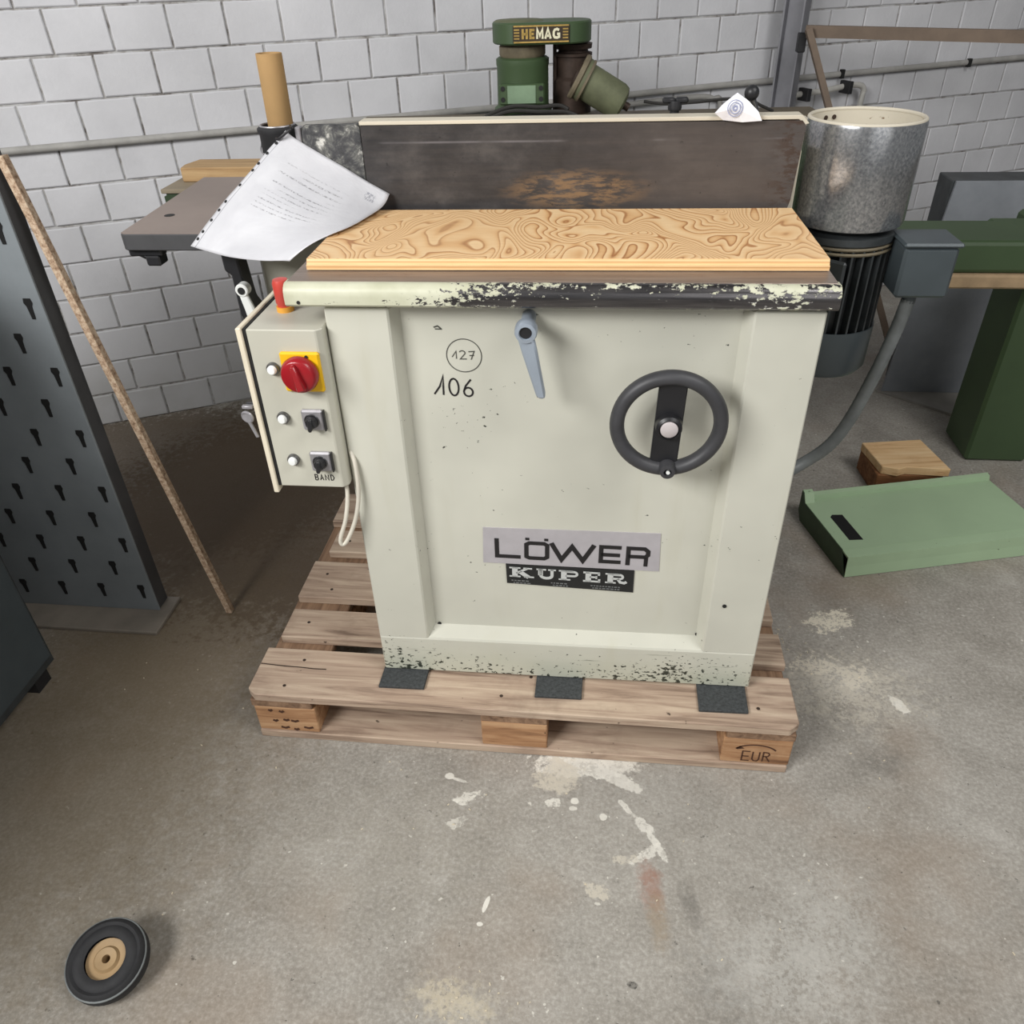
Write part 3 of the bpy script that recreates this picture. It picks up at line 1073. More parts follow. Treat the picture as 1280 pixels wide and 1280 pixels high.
for k in range(28):
    a = 2 * math.pi * k / 28
    if 20 < math.degrees(a) < 160 and k % 2:
        continue
    bm = B()
    box(bm, .070, .099, -.0022, .0022, .792, .968, .0006)
    bmesh.ops.transform(bm, matrix=Matrix.Translation((DX, DY, 0)) @ Matrix.Rotation(a, 4, 'Z'), verts=bm.verts[:])
    mk('fin', bm, M['motor'], mot)
bm = B()
lathe(bm, [(0, .688), (.070, .688), (.092, .694), (.1005, .706), (.1015, .797), (.0985, .797), (.0975, .712), (0, .700)], (DX, DY, 0), (0, 0, 1), 44)
mk('fan_hood', bm, M['motorhood'], ms, True)
bm = B()
for z in (.962, .972):
    torus(bm, .098, .0035, (DX, DY, z), (0, 0, 1), 40, 6)
mk('clamp_ring', bm, M['olivedk'], ms, True)
bm = B()
box(bm, DX - .02, DX + .07, DY - .106, DY - .096, .86, .955, .004)
bmesh.ops.transform(bm, matrix=Matrix.Translation((DX, DY, 0)) @ Matrix.Rotation(R(-42), 4, 'Z') @ Matrix.Translation((-DX, -DY, 0)), verts=bm.verts[:])
mk('rating_plate', bm, M['motor'], ms)
bm = B()
box(bm, DX + .088, DX + .19, DY - .125, DY - .03, .885, .985, .006)
tb = mk('terminal_box', bm, M['motorhood'], ms)
bm = B()
box(bm, DX + .083, DX + .195, DY - .13, DY - .025, .985, .994, .004)
mk('box_lid', bm, M['motorhood'], tb)
bm = B()
cyl(bm, (DX + .135, DY - .08, .884), (DX + .135, DY - .08, .862), .014, 12)
mk('gland', bm, M['motorhood'], ms, True)
bm = B()
tube(bm, [(DX + .135, DY - .08, .868), (.775, .515, .80), (.752, .50, .715), (.722, .50, .60), (.690, .50, .53), (.640, .50, .480), (.56, .455, .455), (.498, .44, .45)], .0135, 12, 14, .05)
mk('flexible_conduit', bm, M['hose'], ms, True)
bm = B()
box(bm, .40, .585, .53, .58, .93, .972, .004)
mk('motor_arm', bm, M['motor'], ms)
# right-hand guard bar between platen and drum
bm = B()
box(bm, .512, .528, .545, .60, 1.01, 1.15, .002)
mk('guard_bar', bm, M['creamedge'], ms)
# tracking knobs behind the fence
bm = B()
cyl(bm, (.282, .545, 1.20), (.282, .545, 1.228), .009, 14)
lathe(bm, [(0, 0), (.012, 0), (.013, .004), (.012, .016), (0, .017)], (.282, .545, 1.222), (0, 0, 1), 20)
for k in range(2):
    a = math.pi * k
    box(bm, .282 + (.0 if k else -.024), .282 + (.024 if k else .0), .536, .554, 1.234, 1.244, .003)
mk('star_knob', bm, M['black'], ms, True)
bm = B()
cyl(bm, (.445, .552, 1.19), (.424, .545, 1.238), .0055, 12)
mk('lever_rod', bm, M['chrome'], ms, True)
bm = B()
lathe(bm, [(0.0, -.0135)] + [(.0135 * math.sin(R(a)), -.0135 * math.cos(R(a))) for a in range(15, 180, 15)] + [(0, .0135)], (.420, .543, 1.249), (-.4, 0, .9), 20)
mk('ball_knob', bm, M['black'], ms, True)

# clamp lever on the front panel
LX, LZ = .037, .979
bm = B()
cyl(bm, (LX, YR + .001, LZ), (LX, .068, LZ), .012, 20)
lathe(bm, [(0, 0), (.0165, 0), (.0185, .004), (.0185, .018), (.0165, .024), (.011, .025), (.0105, .021), (0, .021)], (LX, .075, LZ), (0, -1, 0), 28)
lv = mk('lever_hub', bm, M['levergrey'], ms, True)
bm = B()
cyl(bm, (LX, .056, LZ), (LX, .0535, LZ), .0098, 20)
mk('screw', bm, M['black'], lv, True)
bm = B()
prism(bm, [(LX - .0135, LZ - .010), (LX + .0135, LZ - .013), (LX + .0180, LZ - .035), (LX + .0310, LZ - .112), (LX + .029, LZ - .117), (LX + .018, LZ - .116), (LX + .0155, LZ - .112), (LX - .007, LZ - .035)], 'y', .054, .068, .003)
mk('lever_arm', bm, M['levergrey'], ms, True)

# handwheel
HX, HY, HZ = .2735, .052, .822
wd = Vector((0, -1, 0))
bm = B()
torus(bm, .0855, .0124, (HX, HY, HZ), wd, 64, 16, 1.15)
hw = mk('handwheel_rim', bm, M['blackmat'], ms, True)
bm = B()
box(bm, HX - .023, HX + .023, HY - .002, HY + .010, HZ - .084, HZ + .084, .002)
bmesh.ops.transform(bm, matrix=Matrix.Translation((HX, HY, HZ)) @ Matrix.Rotation(R(2), 4, 'Y') @ Matrix.Translation((-HX, -HY, -HZ)), verts=bm.verts[:])
mk('spoke_plate', bm, M['black'], ms)
bm = B()
lathe(bm, [(0, 0), (.0215, 0), (.0225, .003), (.0215, .018), (.017, .022), (.0165, .019), (0, .019)], (HX, HY + .002, HZ), wd, 32)
cyl(bm, (HX, YR + .002, HZ), (HX, HY, HZ), .016, 24)
hb = mk('handwheel_hub', bm, M['black'], ms, True)
bm = B()
lathe(bm, [(0, 0), (.0145, 0), (.0145, .003), (.013, .0042), (0, .0046)], (HX, HY - .017, HZ), wd, 28)
mk('cap', bm, M['capgrey'], hb, True)
bm = B()
lathe(bm, [(0, 0), (.015, 0), (.016, .006), (.0125, .020), (.007, .021), (.006, .012), (0, .012)], (HX + .004, HY - .001, HZ - .082), wd, 24)
kb = mk('grip_socket', bm, M['blackmat'], ms, True)
bm = B()
cyl(bm, (HX + .005, HY - .012, HZ - .083), (HX + .005, HY - .0205, HZ - .083), .0034, 10)
mk('socket_bolt', bm, M['lens'], kb, True)


# label plates
def quad_plate(name, c4, y0, y1, mat, parent):
    bm = B()
    prism(bm, c4, 'y', y0, y1)
    return mk(name, bm, mat, parent)


PY = YR - .0015
lab = quad_plate('maker_plate', [(-.066, .4505), (.2915, .4445), (.288, .5395), (-.0625, .540)], PY, YR + .001, M['plate'], ms)
# wide block letters on the silver plate
ux = Vector((1, 0, -.020)).normalized()
uz = Vector((.008, 0, 1)).normalized()
bm = B()
SW = .0088
h = .049


def st(pts, w=SW, cl=False):
    ribbon(bm, pts, w, (-.0405, PY - .0003, .4655), ux, uz, cl, .0005)


st([(.004, h), (.004, .004), (.052, .004)])
c_ = .006
st([(.064, c_), (.064 + c_, .003), (.106 - c_, .003), (.106, c_ + .001), (.106, h - .012), (.106 - c_, h - .008), (.064 + c_, h - .008), (.064, h - .012)], SW, True)
st([(.062, h + .002), (.070, h + .002)], .006)
st([(.100, h + .002), (.108, h + .002)], .006)
st([(.114, h - .005), (.135, .003), (.156, h - .012), (.178, .003), (.200, h - .005)], SW * 1.1)
st([(.254, h - .008), (.214, h - .008), (.214, .004), (.254, .004)])
st([(.214, .5 * h - .003), (.252, .5 * h - .003)])
st([(.268, -.002), (.268, h - .008), (.300, h - .008), (.307, h - .014), (.307, .5 * h + .001), (.302, .5 * h - .004), (.268, .5 * h - .004)])
st([(.304, .5 * h - .005), (.304, -.003)], SW * .9)
mk('lettering', bm, M['ink'], lab)

lab2 = quad_plate('name_plate', [(-.0185, .398), (.243, .386), (.2425, .444), (-.0195, .4488)], PY - .0006, YR + .001, M['plateblack'], ms)
ux2 = Vector((1, 0, -.034)).normalized()
bm = B()


def ks(pts, w, cl=False):
    ribbon(bm, pts, w, (-.0125, PY - .0012, .4165), ux2, uz, cl, .0005)


H2, T, t_ = .026, .0115, .0035
# K
ks([(.0115, 0), (.0115, H2)], T); ks([(0, .0018), (.023, .0018)], t_); ks([(0, H2 - .0018), (.023, H2 - .0018)], t_)
ks([(.014, .010), (.037, H2 - .002)], .005); ks([(.021, .015), (.040, .001)], .0095); ks([(.029, H2 - .0018), (.047, H2 - .0018)], t_); ks([(.030, .0018), (.051, .0018)], t_)
# U
ks([(.065, H2)] + [(.065, .010)] + arc(.0765, .009, .0115, .007, 180, 360, 8) + [(.088, H2)], .0065); ks([(.0645, .009), (.0645, H2)], .010); ks([(.056, H2 - .0018), (.076, H2 - .0018)], t_); ks([(.080, H2 - .0018), (.096, H2 - .0018)], t_)
# P
ks([(.1125, 0), (.1125, H2)], T); ks([(.102, .0018), (.126, .0018)], t_); ks([(.102, H2 - .0018), (.132, H2 - .0018)], t_); ks([(.116, H2 - .003), (.132, H2 - .003)] + arc(.133, .0175, .0065, .0055, 80, -80, 8) + [(.116, .0115)], .005)
# E
ks([(.1625, 0), (.1625, H2)], T); ks([(.152, .0018), (.187, .0018)], t_ * 1.2); ks([(.152, H2 - .0018), (.186, H2 - .0018)], t_ * 1.2); ks([(.165, H2 / 2), (.179, H2 / 2)], t_ * 1.2); ks([(.185, .001), (.185, .009)], .0045); ks([(.184, H2 - .001), (.184, H2 - .008)], .0045); ks([(.179, H2 / 2 - .004), (.179, H2 / 2 + .004)], .0035)
# R
ks([(.2075, 0), (.2075, H2)], T); ks([(.197, .0018), (.219, .0018)], t_); ks([(.197, H2 - .0018), (.226, H2 - .0018)], t_); ks([(.211, H2 - .003), (.226, H2 - .003)] + arc(.226, .0180, .0065, .0055, 80, -80, 8) + [(.211, .0125)], .005); ks([(.222, .013), (.228, .004), (.236, .0025), (.241, .006)], .006)
mk('lettering', bm, M['whiteink'], lab2)
bm = B()
for x0, ln in ((.004, .036), (.086, .034), (.168, .062)):
    for r_ in range(2):
        x = x0
        while x < x0 + ln:
            wv = random.uniform(.003, .007)
            ribbon(bm, [(x, -.0095 - .006 * r_ - x * .002), (x + wv, -.0095 - .006 * r_ - x * .002)], .0028, (-.0125, PY - .0012, .4165), ux2, uz, False, .0004)
            x += wv + .002
        if r_ == 0:
            x0 += .004
            ln -= .006
mk('small_print', bm, M['dimink'], lab2)['kind'] = 'stuff'

# handwritten numbers
bm = B()


def hs(pts, w=.0032, O=(-.136, YR - .0002, .828)):
    ribbon(bm, pts, w, O, (1, 0, -.02), (0, 0, 1), False, .0005)


hs([(.001, .004), (.012, .020), (.019, .041), (.018, .020), (.0175, .003)])
hs(arc(.037, .019, .0085, .0165, 100, 470, 18))
hs([(.068, .035), (.058, .022), (.0545, .012)] + arc(.0625, .0105, .0080, .0085, 175, 520, 14))
mk('handwritten_number', bm, M['ink'], ms)
bm = B()
O2 = (-.077, YR - .0002, .9065)
ribbon(bm, arc(0, 0, .0305, .0305, 0, 350, 36), .0016, O2, (1, 0, 0), (0, 0, 1), True, .0004)
hs([(-.021, -.003), (-.0135, .008), (-.0135, -.006)], .0018, O2)
hs(arc(-.003, .005, .005, .004, 160, -20, 8) + [(-.007, -.0065), (.0045, -.006)], .0018, O2)
hs([(.008, .0075), (.018, .0085), (.012, -.007)], .0018, O2)
hs([(.0095, .0005), (.0175, .001)], .0018, O2)
mk('circled_number', bm, M['pencil'], ms)
bm = B()
hs([(-.126, .955), (-.119, .9575), (-.1135, .953)], .0024, (0, YR - .0002, 0))
hs([(-.124, .952), (-.112, .952)], .0020, (0, YR - .0002, 0))
mk('paint_mark', bm, M['pencil'], ms)

# ---- control box on the left
CX0, CX1, CYF = -.434, -.304, .072
CZ0, CZ1 = .661, .972
bm = B()
prism(bm, [(CX0, CYF), (CX1 - .010, CYF), (CX1, CYF + .010), (CX1, .30), (CX0, .30)], 'z', CZ0, CZ1, .0018)
cb = mk('control_box', bm, M['cream2'], ms)
bm = B()
box(bm, CX0 - .0045, CX0 + .0005, CYF - .001, .298, CZ0 + .002, CZ1 + .001)
mk('gasket', bm, M['dkgap'], cb)
bm = B()
box(bm, CX0 - .0145, CX0 - .0045, CYF - .006, .305, CZ0 - .012, CZ1 + .004, .0015)
mk('side_door', bm, M['lid'], cb)
# lock with key on the door
bm = B()
cyl(bm, (CX0 - .0145, .084, .824), (CX0 - .034, .084, .824), .0065, 14)
lk = mk('door_lock', bm, M['chrome'], cb, True)
bm = B()
box(bm, CX0 - .040, CX0 - .020, .072, .080, .8225, .8285, .001)
torus(bm, .010, .0026, (CX0 - .034, .074, .806), (.2, 1, .1), 24, 8, 1.0)
lathe(bm, [(0, 0), (.009, 0), (.009, .002), (0, .002)], (CX0 - .034, .075, .806), (.1, -1, .1), 16)
prism(bm, [(CX0 - .036, .799), (CX0 - .030, .799), (CX0 - .021, .766), (CX0 - .026, .765)], 'y', .072, .0755)
mk('key', bm, M['alu'], cb, True)

# main switch
SXc, SZc = -.344, .899
bm = B()
box(bm, -.3815, -.3125, CYF - .008, CYF + .001, .862, .935, .003)
sw = mk('switch_plate', bm, M['yellow'], cb)
bm = B()
cyl(bm, (-.334, CYF - .0075, .928), (-.334, CYF - .0095, .928), .003, 10)
mk('screw', bm, M['dkgap'], sw)
bm = B()
lathe(bm, [(0, 0), (.026, 0), (.0315, .002), (.0325, .008), (.029, .018), (.026, .020), (0, .020)], (SXc - .004, CYF - .008, SZc), (0, -1, 0), 36)
kn = mk('main_switch_knob', bm, M['red'], cb, True)
bm = B()
prism(bm, [(-.0050, .024), (.0035, .025), (.0110, -.022), (-.0060, -.024)], 'y', -.006, .006, .0025)
bmesh.ops.transform(bm, matrix=Matrix.Translation((SXc - .004, CYF - .032, SZc)) @ Matrix.Rotation(R(-8), 4, 'Y'), verts=bm.verts[:])
mk('grip', bm, M['red'], kn, True)

# rotary switches
for i, (x, z) in enumerate(((-.3445, .8065), (-.3445, .7205))):
    bm = B()
    box(bm, x - .0195, x + .0195, CYF - .009, CYF + .001, z - .020, z + .0205, .003)
    sp = mk('rotary_switch_plate', bm, M['alu'], cb)
    bm = B()
    box(bm, x + .0195, x + .0215, CYF - .0085, CYF + .001, z - .0205, z + .019)
    mk('plate_frame', bm, M['black'], sp)
    bm = B()
    torus(bm, .0125, .0016, (x - .001, CYF - .0092, z), (0, -1, 0), 24, 8)
    mk('dial_ring', bm, M['chrome'], sp, True)
    bm = B()
    lathe(bm, [(0, 0), (.0105, 0), (.011, .004), (.0095, .012), (0, .013)], (x, CYF - .009, z), (0, -1, 0), 24)
    prism(bm, [(x - .004, z + .010), (x + .003, z + .010), (x + .005, z - .006), (x - .002, z - .017), (x - .007, z - .015), (x - .006, z - .002)], 'y', CYF - .024, CYF - .009, .002)
    mk('switch_knob', bm, M['black'], sp, True)
# pilot lamps
for (x, z) in ((-.3985, .9030), (-.3995, .8085), (-.3975, .7215)):
    bm = B()
    lathe(bm, [(0, 0), (.0115, 0), (.0115, .005), (.0105, .007), (0, .007)], (x, CYF, z), (0, -1, 0), 24)
    pl = mk('pilot_lamp', bm, M['chrome'], cb, True)
    bm = B()
    lathe(bm, [(0, 0), (.0082, 0), (.0082, .004), (.0060, .0070), (0, .0075)], (x, CYF - .0065, z), (0, -1, 0), 20)
    mk('lens', bm, M['lens'], pl, True)
# stamped word under the lower switch
bm = B()


def bw(pts):
    ribbon(bm, pts, .0018, (-.3640, CYF - .0002, .6770), (1, 0, 0), (0, 0, 1), False, .0004)


bw([(0, 0), (0, .012), (.004, .012), (.005, .009), (.004, .0065), (0, .006)]); bw([(.004, .0065), (.0055, .003), (.004, 0), (0, 0)])
bw([(.0095, 0), (.0125, .012), (.0155, 0)]); bw([(.0105, .004), (.0145, .004)])
bw([(.0195, 0), (.0195, .012), (.0255, 0), (.0255, .012)])
bw([(.030, 0), (.030, .012), (.034, .011), (.036, .006), (.034, .001), (.030, 0)])
mk('stamped_word', bm, M['ink'], cb)
# emergency stop on the box top beside the table end
bm = B()
lathe(bm, [(0, 0), (.0150, 0), (.0150, .009), (0, .009)], (-.393, .160, .972), (0, 0, 1), 24)
es = mk('stop_base', bm, M['amber'], cb, True)
bm = B()
lathe(bm, [(0, 0), (.0125, 0), (.0125, .004), (.0140, .006), (.0145, .040), (.0125, .046), (0, .048)], (-.393, .160, .981), (0, 0, 1), 28)
mk('stop_button', bm, M['redlite'], es, True)
# white cables looping from box to cabinet
bm = B()
tube(bm, [(-.318, .10, .665), (-.316, .092, .63), (-.322, .075, .585), (-.336, .066, .545), (-.334, .066, .530), (-.322, .070, .542), (-.303, .078, .585), (-.291, .085, .640), (-.290, .091, .70), (-.298, .10, .725)], .0042, 10, 8)
mk('cable', bm, M['cablew'], ms, True)

# ================================================================== THINGS ON THE SANDER
bm = B()
prism(bm, [(.150, 1.0475), (.150, 1.055), (.1535, 1.0555), (.1575, 1.064), (.463, 1.064), (.463, 1.0475)], 'x', -.338, .510, 0)
bm.faces.ensure_lookup_table()
bm.normal_update()
for f in bm.faces:
    f.material_index = 0 if f.normal.z > .9 and f.calc_center_median().z > 1.06 else 1
pb = mk('plywood_board', bm, [M['ply'], M['plyedge']], None, False, (.09, .155, 1.0475))
pb.rotation_euler = (0, 0, R(0.9))
tag(pb, 'orange-grained fir plywood board lying flat on the sander table', 'board')

# document sleeve, tied to the roller and draping to the left
dsl = thing('document_sleeve', 'punched clear sleeve with a printed white sheet draped over the left table', 'document', (-.45, .38, 1.05))


def bez(P, t):
    a = [Vector(p) for p in P]
    while len(a) > 1:
        a = [a[i].lerp(a[i + 1], t) for i in range(len(a) - 1)]
    return a[0]


def pol(P, t):
    """point at parameter t on a smooth polyline"""
    Q = spline(P, 10)
    x = t * (len(Q) - 1)
    i = min(int(x), len(Q) - 2)
    return Q[i].lerp(Q[i + 1], x - i)


A_ = (-.464, .485, 1.205)       # tied corner
C_ = (-0.2684, 0.4680, 1.0908)      # right corner against the fence
B_ = (-.642, .345, 1.026)       # left low corner
D_ = (-0.4071, 0.2450, 1.0291)       # front low corner
eAB = [A_, (-.505, .455, 1.164), (-.550, .420, 1.119), (-.595, .385, 1.074), B_]
eCD = [C_, (-0.2767, 0.4300, 1.0784), (-0.2962, 0.3600, 1.0722), (-0.3121, 0.3050, 1.0726), (-0.3330, 0.2720, 1.0677), (-0.3725, 0.2520, 1.0509), D_]
eAC = [A_, (-.446, .484, 1.191), (-.387, .482, 1.156), (-.327, .478, 1.122), C_]
eBD = [B_, (-0.6014, 0.3300, 1.0196), (-0.5504, 0.3100, 1.0168), (-0.4614, 0.2650, 1.0239), D_]
bez = pol
bm = B()
NU, NV = 28, 20
grid = []
uvl = bm.loops.layers.uv.new('UVMap')
for i in range(NU + 1):
    u = i / NU
    row = []
    for j in range(NV + 1):
        v = j / NV
        L = bez(eAB, u).lerp(bez(eCD, u), v) + bez(eAC, v).lerp(bez(eBD, v), u)
        bil = Vector(A_).lerp(Vector(B_), u).lerp(Vector(C_).lerp(Vector(D_), u), v)
        p = L - bil
        p += Vector((0, -.35, 1)) * .005 * math.sin(v * 5.0 + u * 2.2) * math.sin(u * 3.14)
        p += Vector((0, -.4, 1)) * .0025 * mnoise.noise(Vector((u * 5, v * 4, 1.3)))
        row.append((bm.verts.new(p), (u, v)))
    grid.append(row)
for i in range(NU):
    for j in range(NV):
        q = [grid[i][j], grid[i][j + 1], grid[i + 1][j + 1], grid[i + 1][j]]
        f = bm.faces.new([k[0] for k in q])
        for lp, k in zip(f.loops, q):
            lp[uvl].uv = k[1]
bm.normal_update()
sl = mk('sheet', bm, M['paper'], dsl, True)
sm_ = sl.modifiers.new('thick', 'SOLIDIFY')
sm_.thickness = .0008
sm_.offset = 0


def sheet_pt(u, v):
    L = bez(eAB, u).lerp(bez(eCD, u), v) + bez(eAC, v).lerp(bez(eBD, v), u)
    bil = Vector(A_).lerp(Vector(B_), u).lerp(Vector(C_).lerp(Vector(D_), u), v)
    p = L - bil
    p += Vector((0, -.35, 1)) * .005 * math.sin(v * 5.0 + u * 2.2) * math.sin(u * 3.14)
    p += Vector((0, -.4, 1)) * .0025 * mnoise.noise(Vector((u * 5, v * 4, 1.3)))
    return p


for u in (.135, .225, .315, .375, .505, .655, .725, .80, .875, .925):
    p = sheet_pt(u, .046)
    nrm = (sheet_pt(u + .02, .046) - p).cross(sheet_pt(u, .086) - p).normalized()
    if nrm.y > 0:
        nrm = -nrm
    bm = B()
    lathe(bm, [(0, 0), (.0032, 0), (.0032, .0011), (0, .0011)], p, nrm, 14)
    mk('punch_hole', bm, M['dkgap'], dsl)
bm = B()
p = sheet_pt(.07, .05)
tube(bm, [p + Vector((-.012, -.004, -.003)), p + Vector((-.004, -.008, -.002)), p + Vector((.008, -.006, .006)), p + Vector((.020, .0, .014)), p + Vector((.012, .02, .016))], .0026, 8, 6)
mk('tie_wire', bm, M['black'], dsl, True)

# cardboard tube standing in the roller
bm = B()
lathe(bm, [(.0245, 1.1805), (.0250, 1.1815), (.0250, 1.327), (.0246, 1.328), (.0215, 1.328), (.0212, 1.327), (.0212, 1.1805), (.0245, 1.1805)], (0, 0, 0), (0, 0, 1), 40)
bmesh.ops.translate(bm, verts=bm.verts[:], vec=(RXC - .001, RYC + .002, 0))
ct = mk('cardboard_tube', bm, M['card'], None, True, (RXC, RYC, 1.1805))
ct.rotation_euler = (0, R(0.6), 0)
tag(ct, 'brown cardboard tube standing upright in the black roller', 'tube')

# printed note stuck on top of the fence
nt = thing('printed_note', 'white paper note with a round blue print standing on the fence edge', 'paper', (.385, .478, 1.21))
bm = B()
NO = Vector((.3440, .4755, 1.2205))
base_out = [(0, .006), (.016, -.006), (.050, -.009), (.084, -.007), (.076, .008), (.055, .026), (.037, .037), (.030, .032), (.012, .018)]
verts = []
for (a, b) in base_out:
    verts.append(bm.verts.new(NO + Vector((a, .20 * b + .004 * math.sin(a * 70), b))))
cv = bm.verts.new(NO + Vector((.036, -.006, .014)))
for k in range(len(verts)):
    bm.faces.new((cv, verts[k], verts[(k + 1) % len(verts)]))
bmesh.ops.recalc_face_normals(bm, faces=bm.faces[:])
no_ = mk('note_sheet', bm, M['note'], nt)
sm_ = no_.modifiers.new('thick', 'SOLIDIFY')
sm_.thickness = .0006
M['blueink'] = plain('blue_print', S(150, 156, 186), 0.6, 0, 0.05)
bm = B()
for rr in (.013, .009, .0035):
    ribbon(bm, arc(.034, .0145, rr, rr, 0, 350, 24), .0016 if rr > .004 else .003, NO + Vector((0, -.0075, 0)), (1, 0, 0), Vector((0, .14, 1)).normalized(), True, .0003)
mk('round_print', bm, M['blueink'], nt)

# ================================================================== PALLET AND MATS
pal = thing('wooden_pallet', 'weathered wooden pallet with stamped blocks carrying the sander', 'pallet', (0, 0, 0))


def plank(name, x0, x1, y0, y1, z0, z1, mat, chx=None):
    """board with knocked-off corners and slightly uneven edges"""
    bm = B()
    c = .02
    if chx:
        pts = [(x0 + (c if 'l' in chx else 0), y0), (x1 - (c if 'r' in chx else 0), y0), (x1, y0 + (c * .9 if 'r' in chx else 0)), (x1, y1), (x0, y1), (x0, y0 + (c * .9 if 'l' in chx else 0))]
        q = []
        for p in pts:
            if not q or (Vector(p) - Vector(q[-1])).length > 1e-5:
                q.append(p)
        prism(bm, q, 'z', z0, z1, .002)
    else:
        box(bm, x0, x1, y0, y1, z0, z1, .002)
    return mk(name, bm, mat, pal)


rows = [(0.0, .145, -.600, .600, 'lr'), (.1825, .2825, -.583, .600, None), (.3275, .4725, -.590, .595, None), (.515, .615, -.565, .600, None), (.655, .800, -.597, .600, None)]
for (y0, y1, x0, x1, ch) in rows:
    plank('deck_board', x0, x1, y0, y1, .122, .144, M['pallet'], ch)
for (x0, x1) in ((-.596, -.455), (-.0725, .0725), (.455, .596)):
    plank('stringer_board', x0, x1, .003, .797, .100, .1215, M['stringer'])
bl = []
for (x0, x1) in ((-.592, -.450), (-.0725, .0725), (.450, .594)):
    for (y0, y1) in ((.004, .100), (.3275, .4725), (.70, .796)):
        bl.append(plank('block', x0, x1, y0, y1, .022, .0997, M['block']))
for (y0, y1) in ((.0, .100), (.3275, .4725), (.70, .80)):
    plank('bottom_board', -.592, .592, y0, y1, 0.0005, .0218, M['pallet'])
# crack line on the front deck board and stamps on the corner blocks
bm = B()
ribbon(bm, [(-.598, .092), (-.57, .090), (-.54, .088), (-.50, .087), (-.47, .085), (-.44, .0855)], .0028, (0, 0, .1442), (1, 0, 0), (0, 1, 0), False, .0003)
mk('crack', bm, M['rustdk'], pal)
bm = B()
M['stamp'] = plain('burnt_stamp', S(74, 44, 28), 0.8)


def sb(pts, w=.0030):
    ribbon(bm, pts, w, (.52, .0038, .052), (1, 0, 0), (0, 0, 1), False, .0004)


sb(arc(0, .004, .046, .026, 155, 25, 16), .0035)
sb([(-.040, .016), (-.030, .018), (-.036, .022)], .006)
sb([(-.010, -.022), (-.026, -.022), (-.026, .008), (-.010, .008)]); sb([(-.026, -.008), (-.012, -.008)])
sb([(-.004, .008), (-.004, -.016), (.000, -.022), (.007, -.022), (.010, -.016), (.010, .008)])
sb([(.018, -.022), (.018, .008), (.028, .007), (.031, .001), (.028, -.005), (.018, -.006)]); sb([(.024, -.006), (.033, -.022)])
mk('stamp', bm, M['stamp'], pal)
bm = B()
for (x, z, wv) in ((-.53, .0, .014), (-.512, -.002, .018), (-.555, -.004, .012), (-.54, -.026, .02), (-.51, -.030, .012), (-.485, -.022, .022), (-.56, .030, .010), (-.535, .028, .012)):
    ribbon(bm, [(x, z), (x + wv * .5, z - .003), (x + wv, z + .001)], .0062, (0, .0038, .060), (1, 0, 0), (0, 0, 1), False, .0004)
mk('stamp', bm, M['stamp'], pal)
# nail heads
for (x, y) in ((-.52, .03), (-.50, .11), (-.03, .04), (.03, .10), (.52, .05), (.49, .115), (-.53, .235), (-.51, .36), (-.54, .42), (-.52, .565), (.545, .35)):
    bm = B()
    cyl(bm, (x, y, .1435), (x, y, .1446), .004, 8)
    mk('nail', bm, M['rustdk'], pal)
for i, (x0, x1, y0, lb) in enumerate(((-.305, -.203, .040, 'dark rubber pad on the pallet under the left corner of the sander'),
                                      (.043, .145, .040, 'dark rubber pad on the pallet under the middle of the sander'),
                                      (.394, .497, .030, 'dark rubber pad on the pallet under the right corner of the sander'))):
    bm = B()
    prism(bm, [(x0, y0), (x1, y0 + .002), (x1 + .002, y0 + .150), (x0 + .001, y0 + .150)], 'z', .1445, .1515, .001)
    o = mk('rubber_pad', bm, M['mat'], None, False, ((x0 + x1) / 2, y0 + .07, .1445))
    tag(o, lb, 'pad', 'anti-slip pads under the sander')

# ================================================================== LEFT SIDE THINGS
pst = thing('perforated_stand', 'grey slotted sheet-steel stand with a base plate left of the pallet', 'stand', (-1.3, .39, 0))
bm = B()
box(bm, -1.75, -1.032, .385, .391, .012, 1.25, .001)
sp = mk('slotted_panel', bm, M['panelgrey'], pst)
bm = B()
box(bm, -1.75, -1.000, .300, .445, .0005, .012, .002)
mk('base_plate', bm, M['footplate'], pst)
bm = B()
box(bm, -1.06, -1.034, .392, .438, .012, 1.25, .002)
mk('upright', bm, M['auxface'], pst)
bm = B()
box(bm, -1.75, -1.724, .392, .438, .012, 1.25, .002)
mk('upright', bm, M['auxface'], pst)
for iz in range(14):
    for ix in range(6):
        x = -1.062 - ix * .115 - (.055 if iz % 2 else 0)
        z = .080 + iz * .080
        bm = B()
        prism(bm, [(x - .004, z - .024), (x + .004, z - .024), (x + .006, z + .004), (x + .010, z + .012), (x + .008, z + .022), (x - .008, z + .022), (x - .010, z + .012), (x - .006, z + .004)], 'y', .3835, .386)
        mk('slot', bm, M['slotblack'], sp)

bm = B()
prism(bm, [(-.848, 0.0), (-.831, 0.0005), (-1.007, 1.18), (-1.024, 1.178)], 'y', .400, .418, .001)
bmesh.ops.translate(bm, verts=bm.verts[:], vec=(0, .0, 0))
o = mk('chipboard_strip', bm, M['chip'], None, False, (-.84, .41, 0))
tag(o, 'narrow raw chipboard strip leaning left beside the grey slotted stand', 'board')

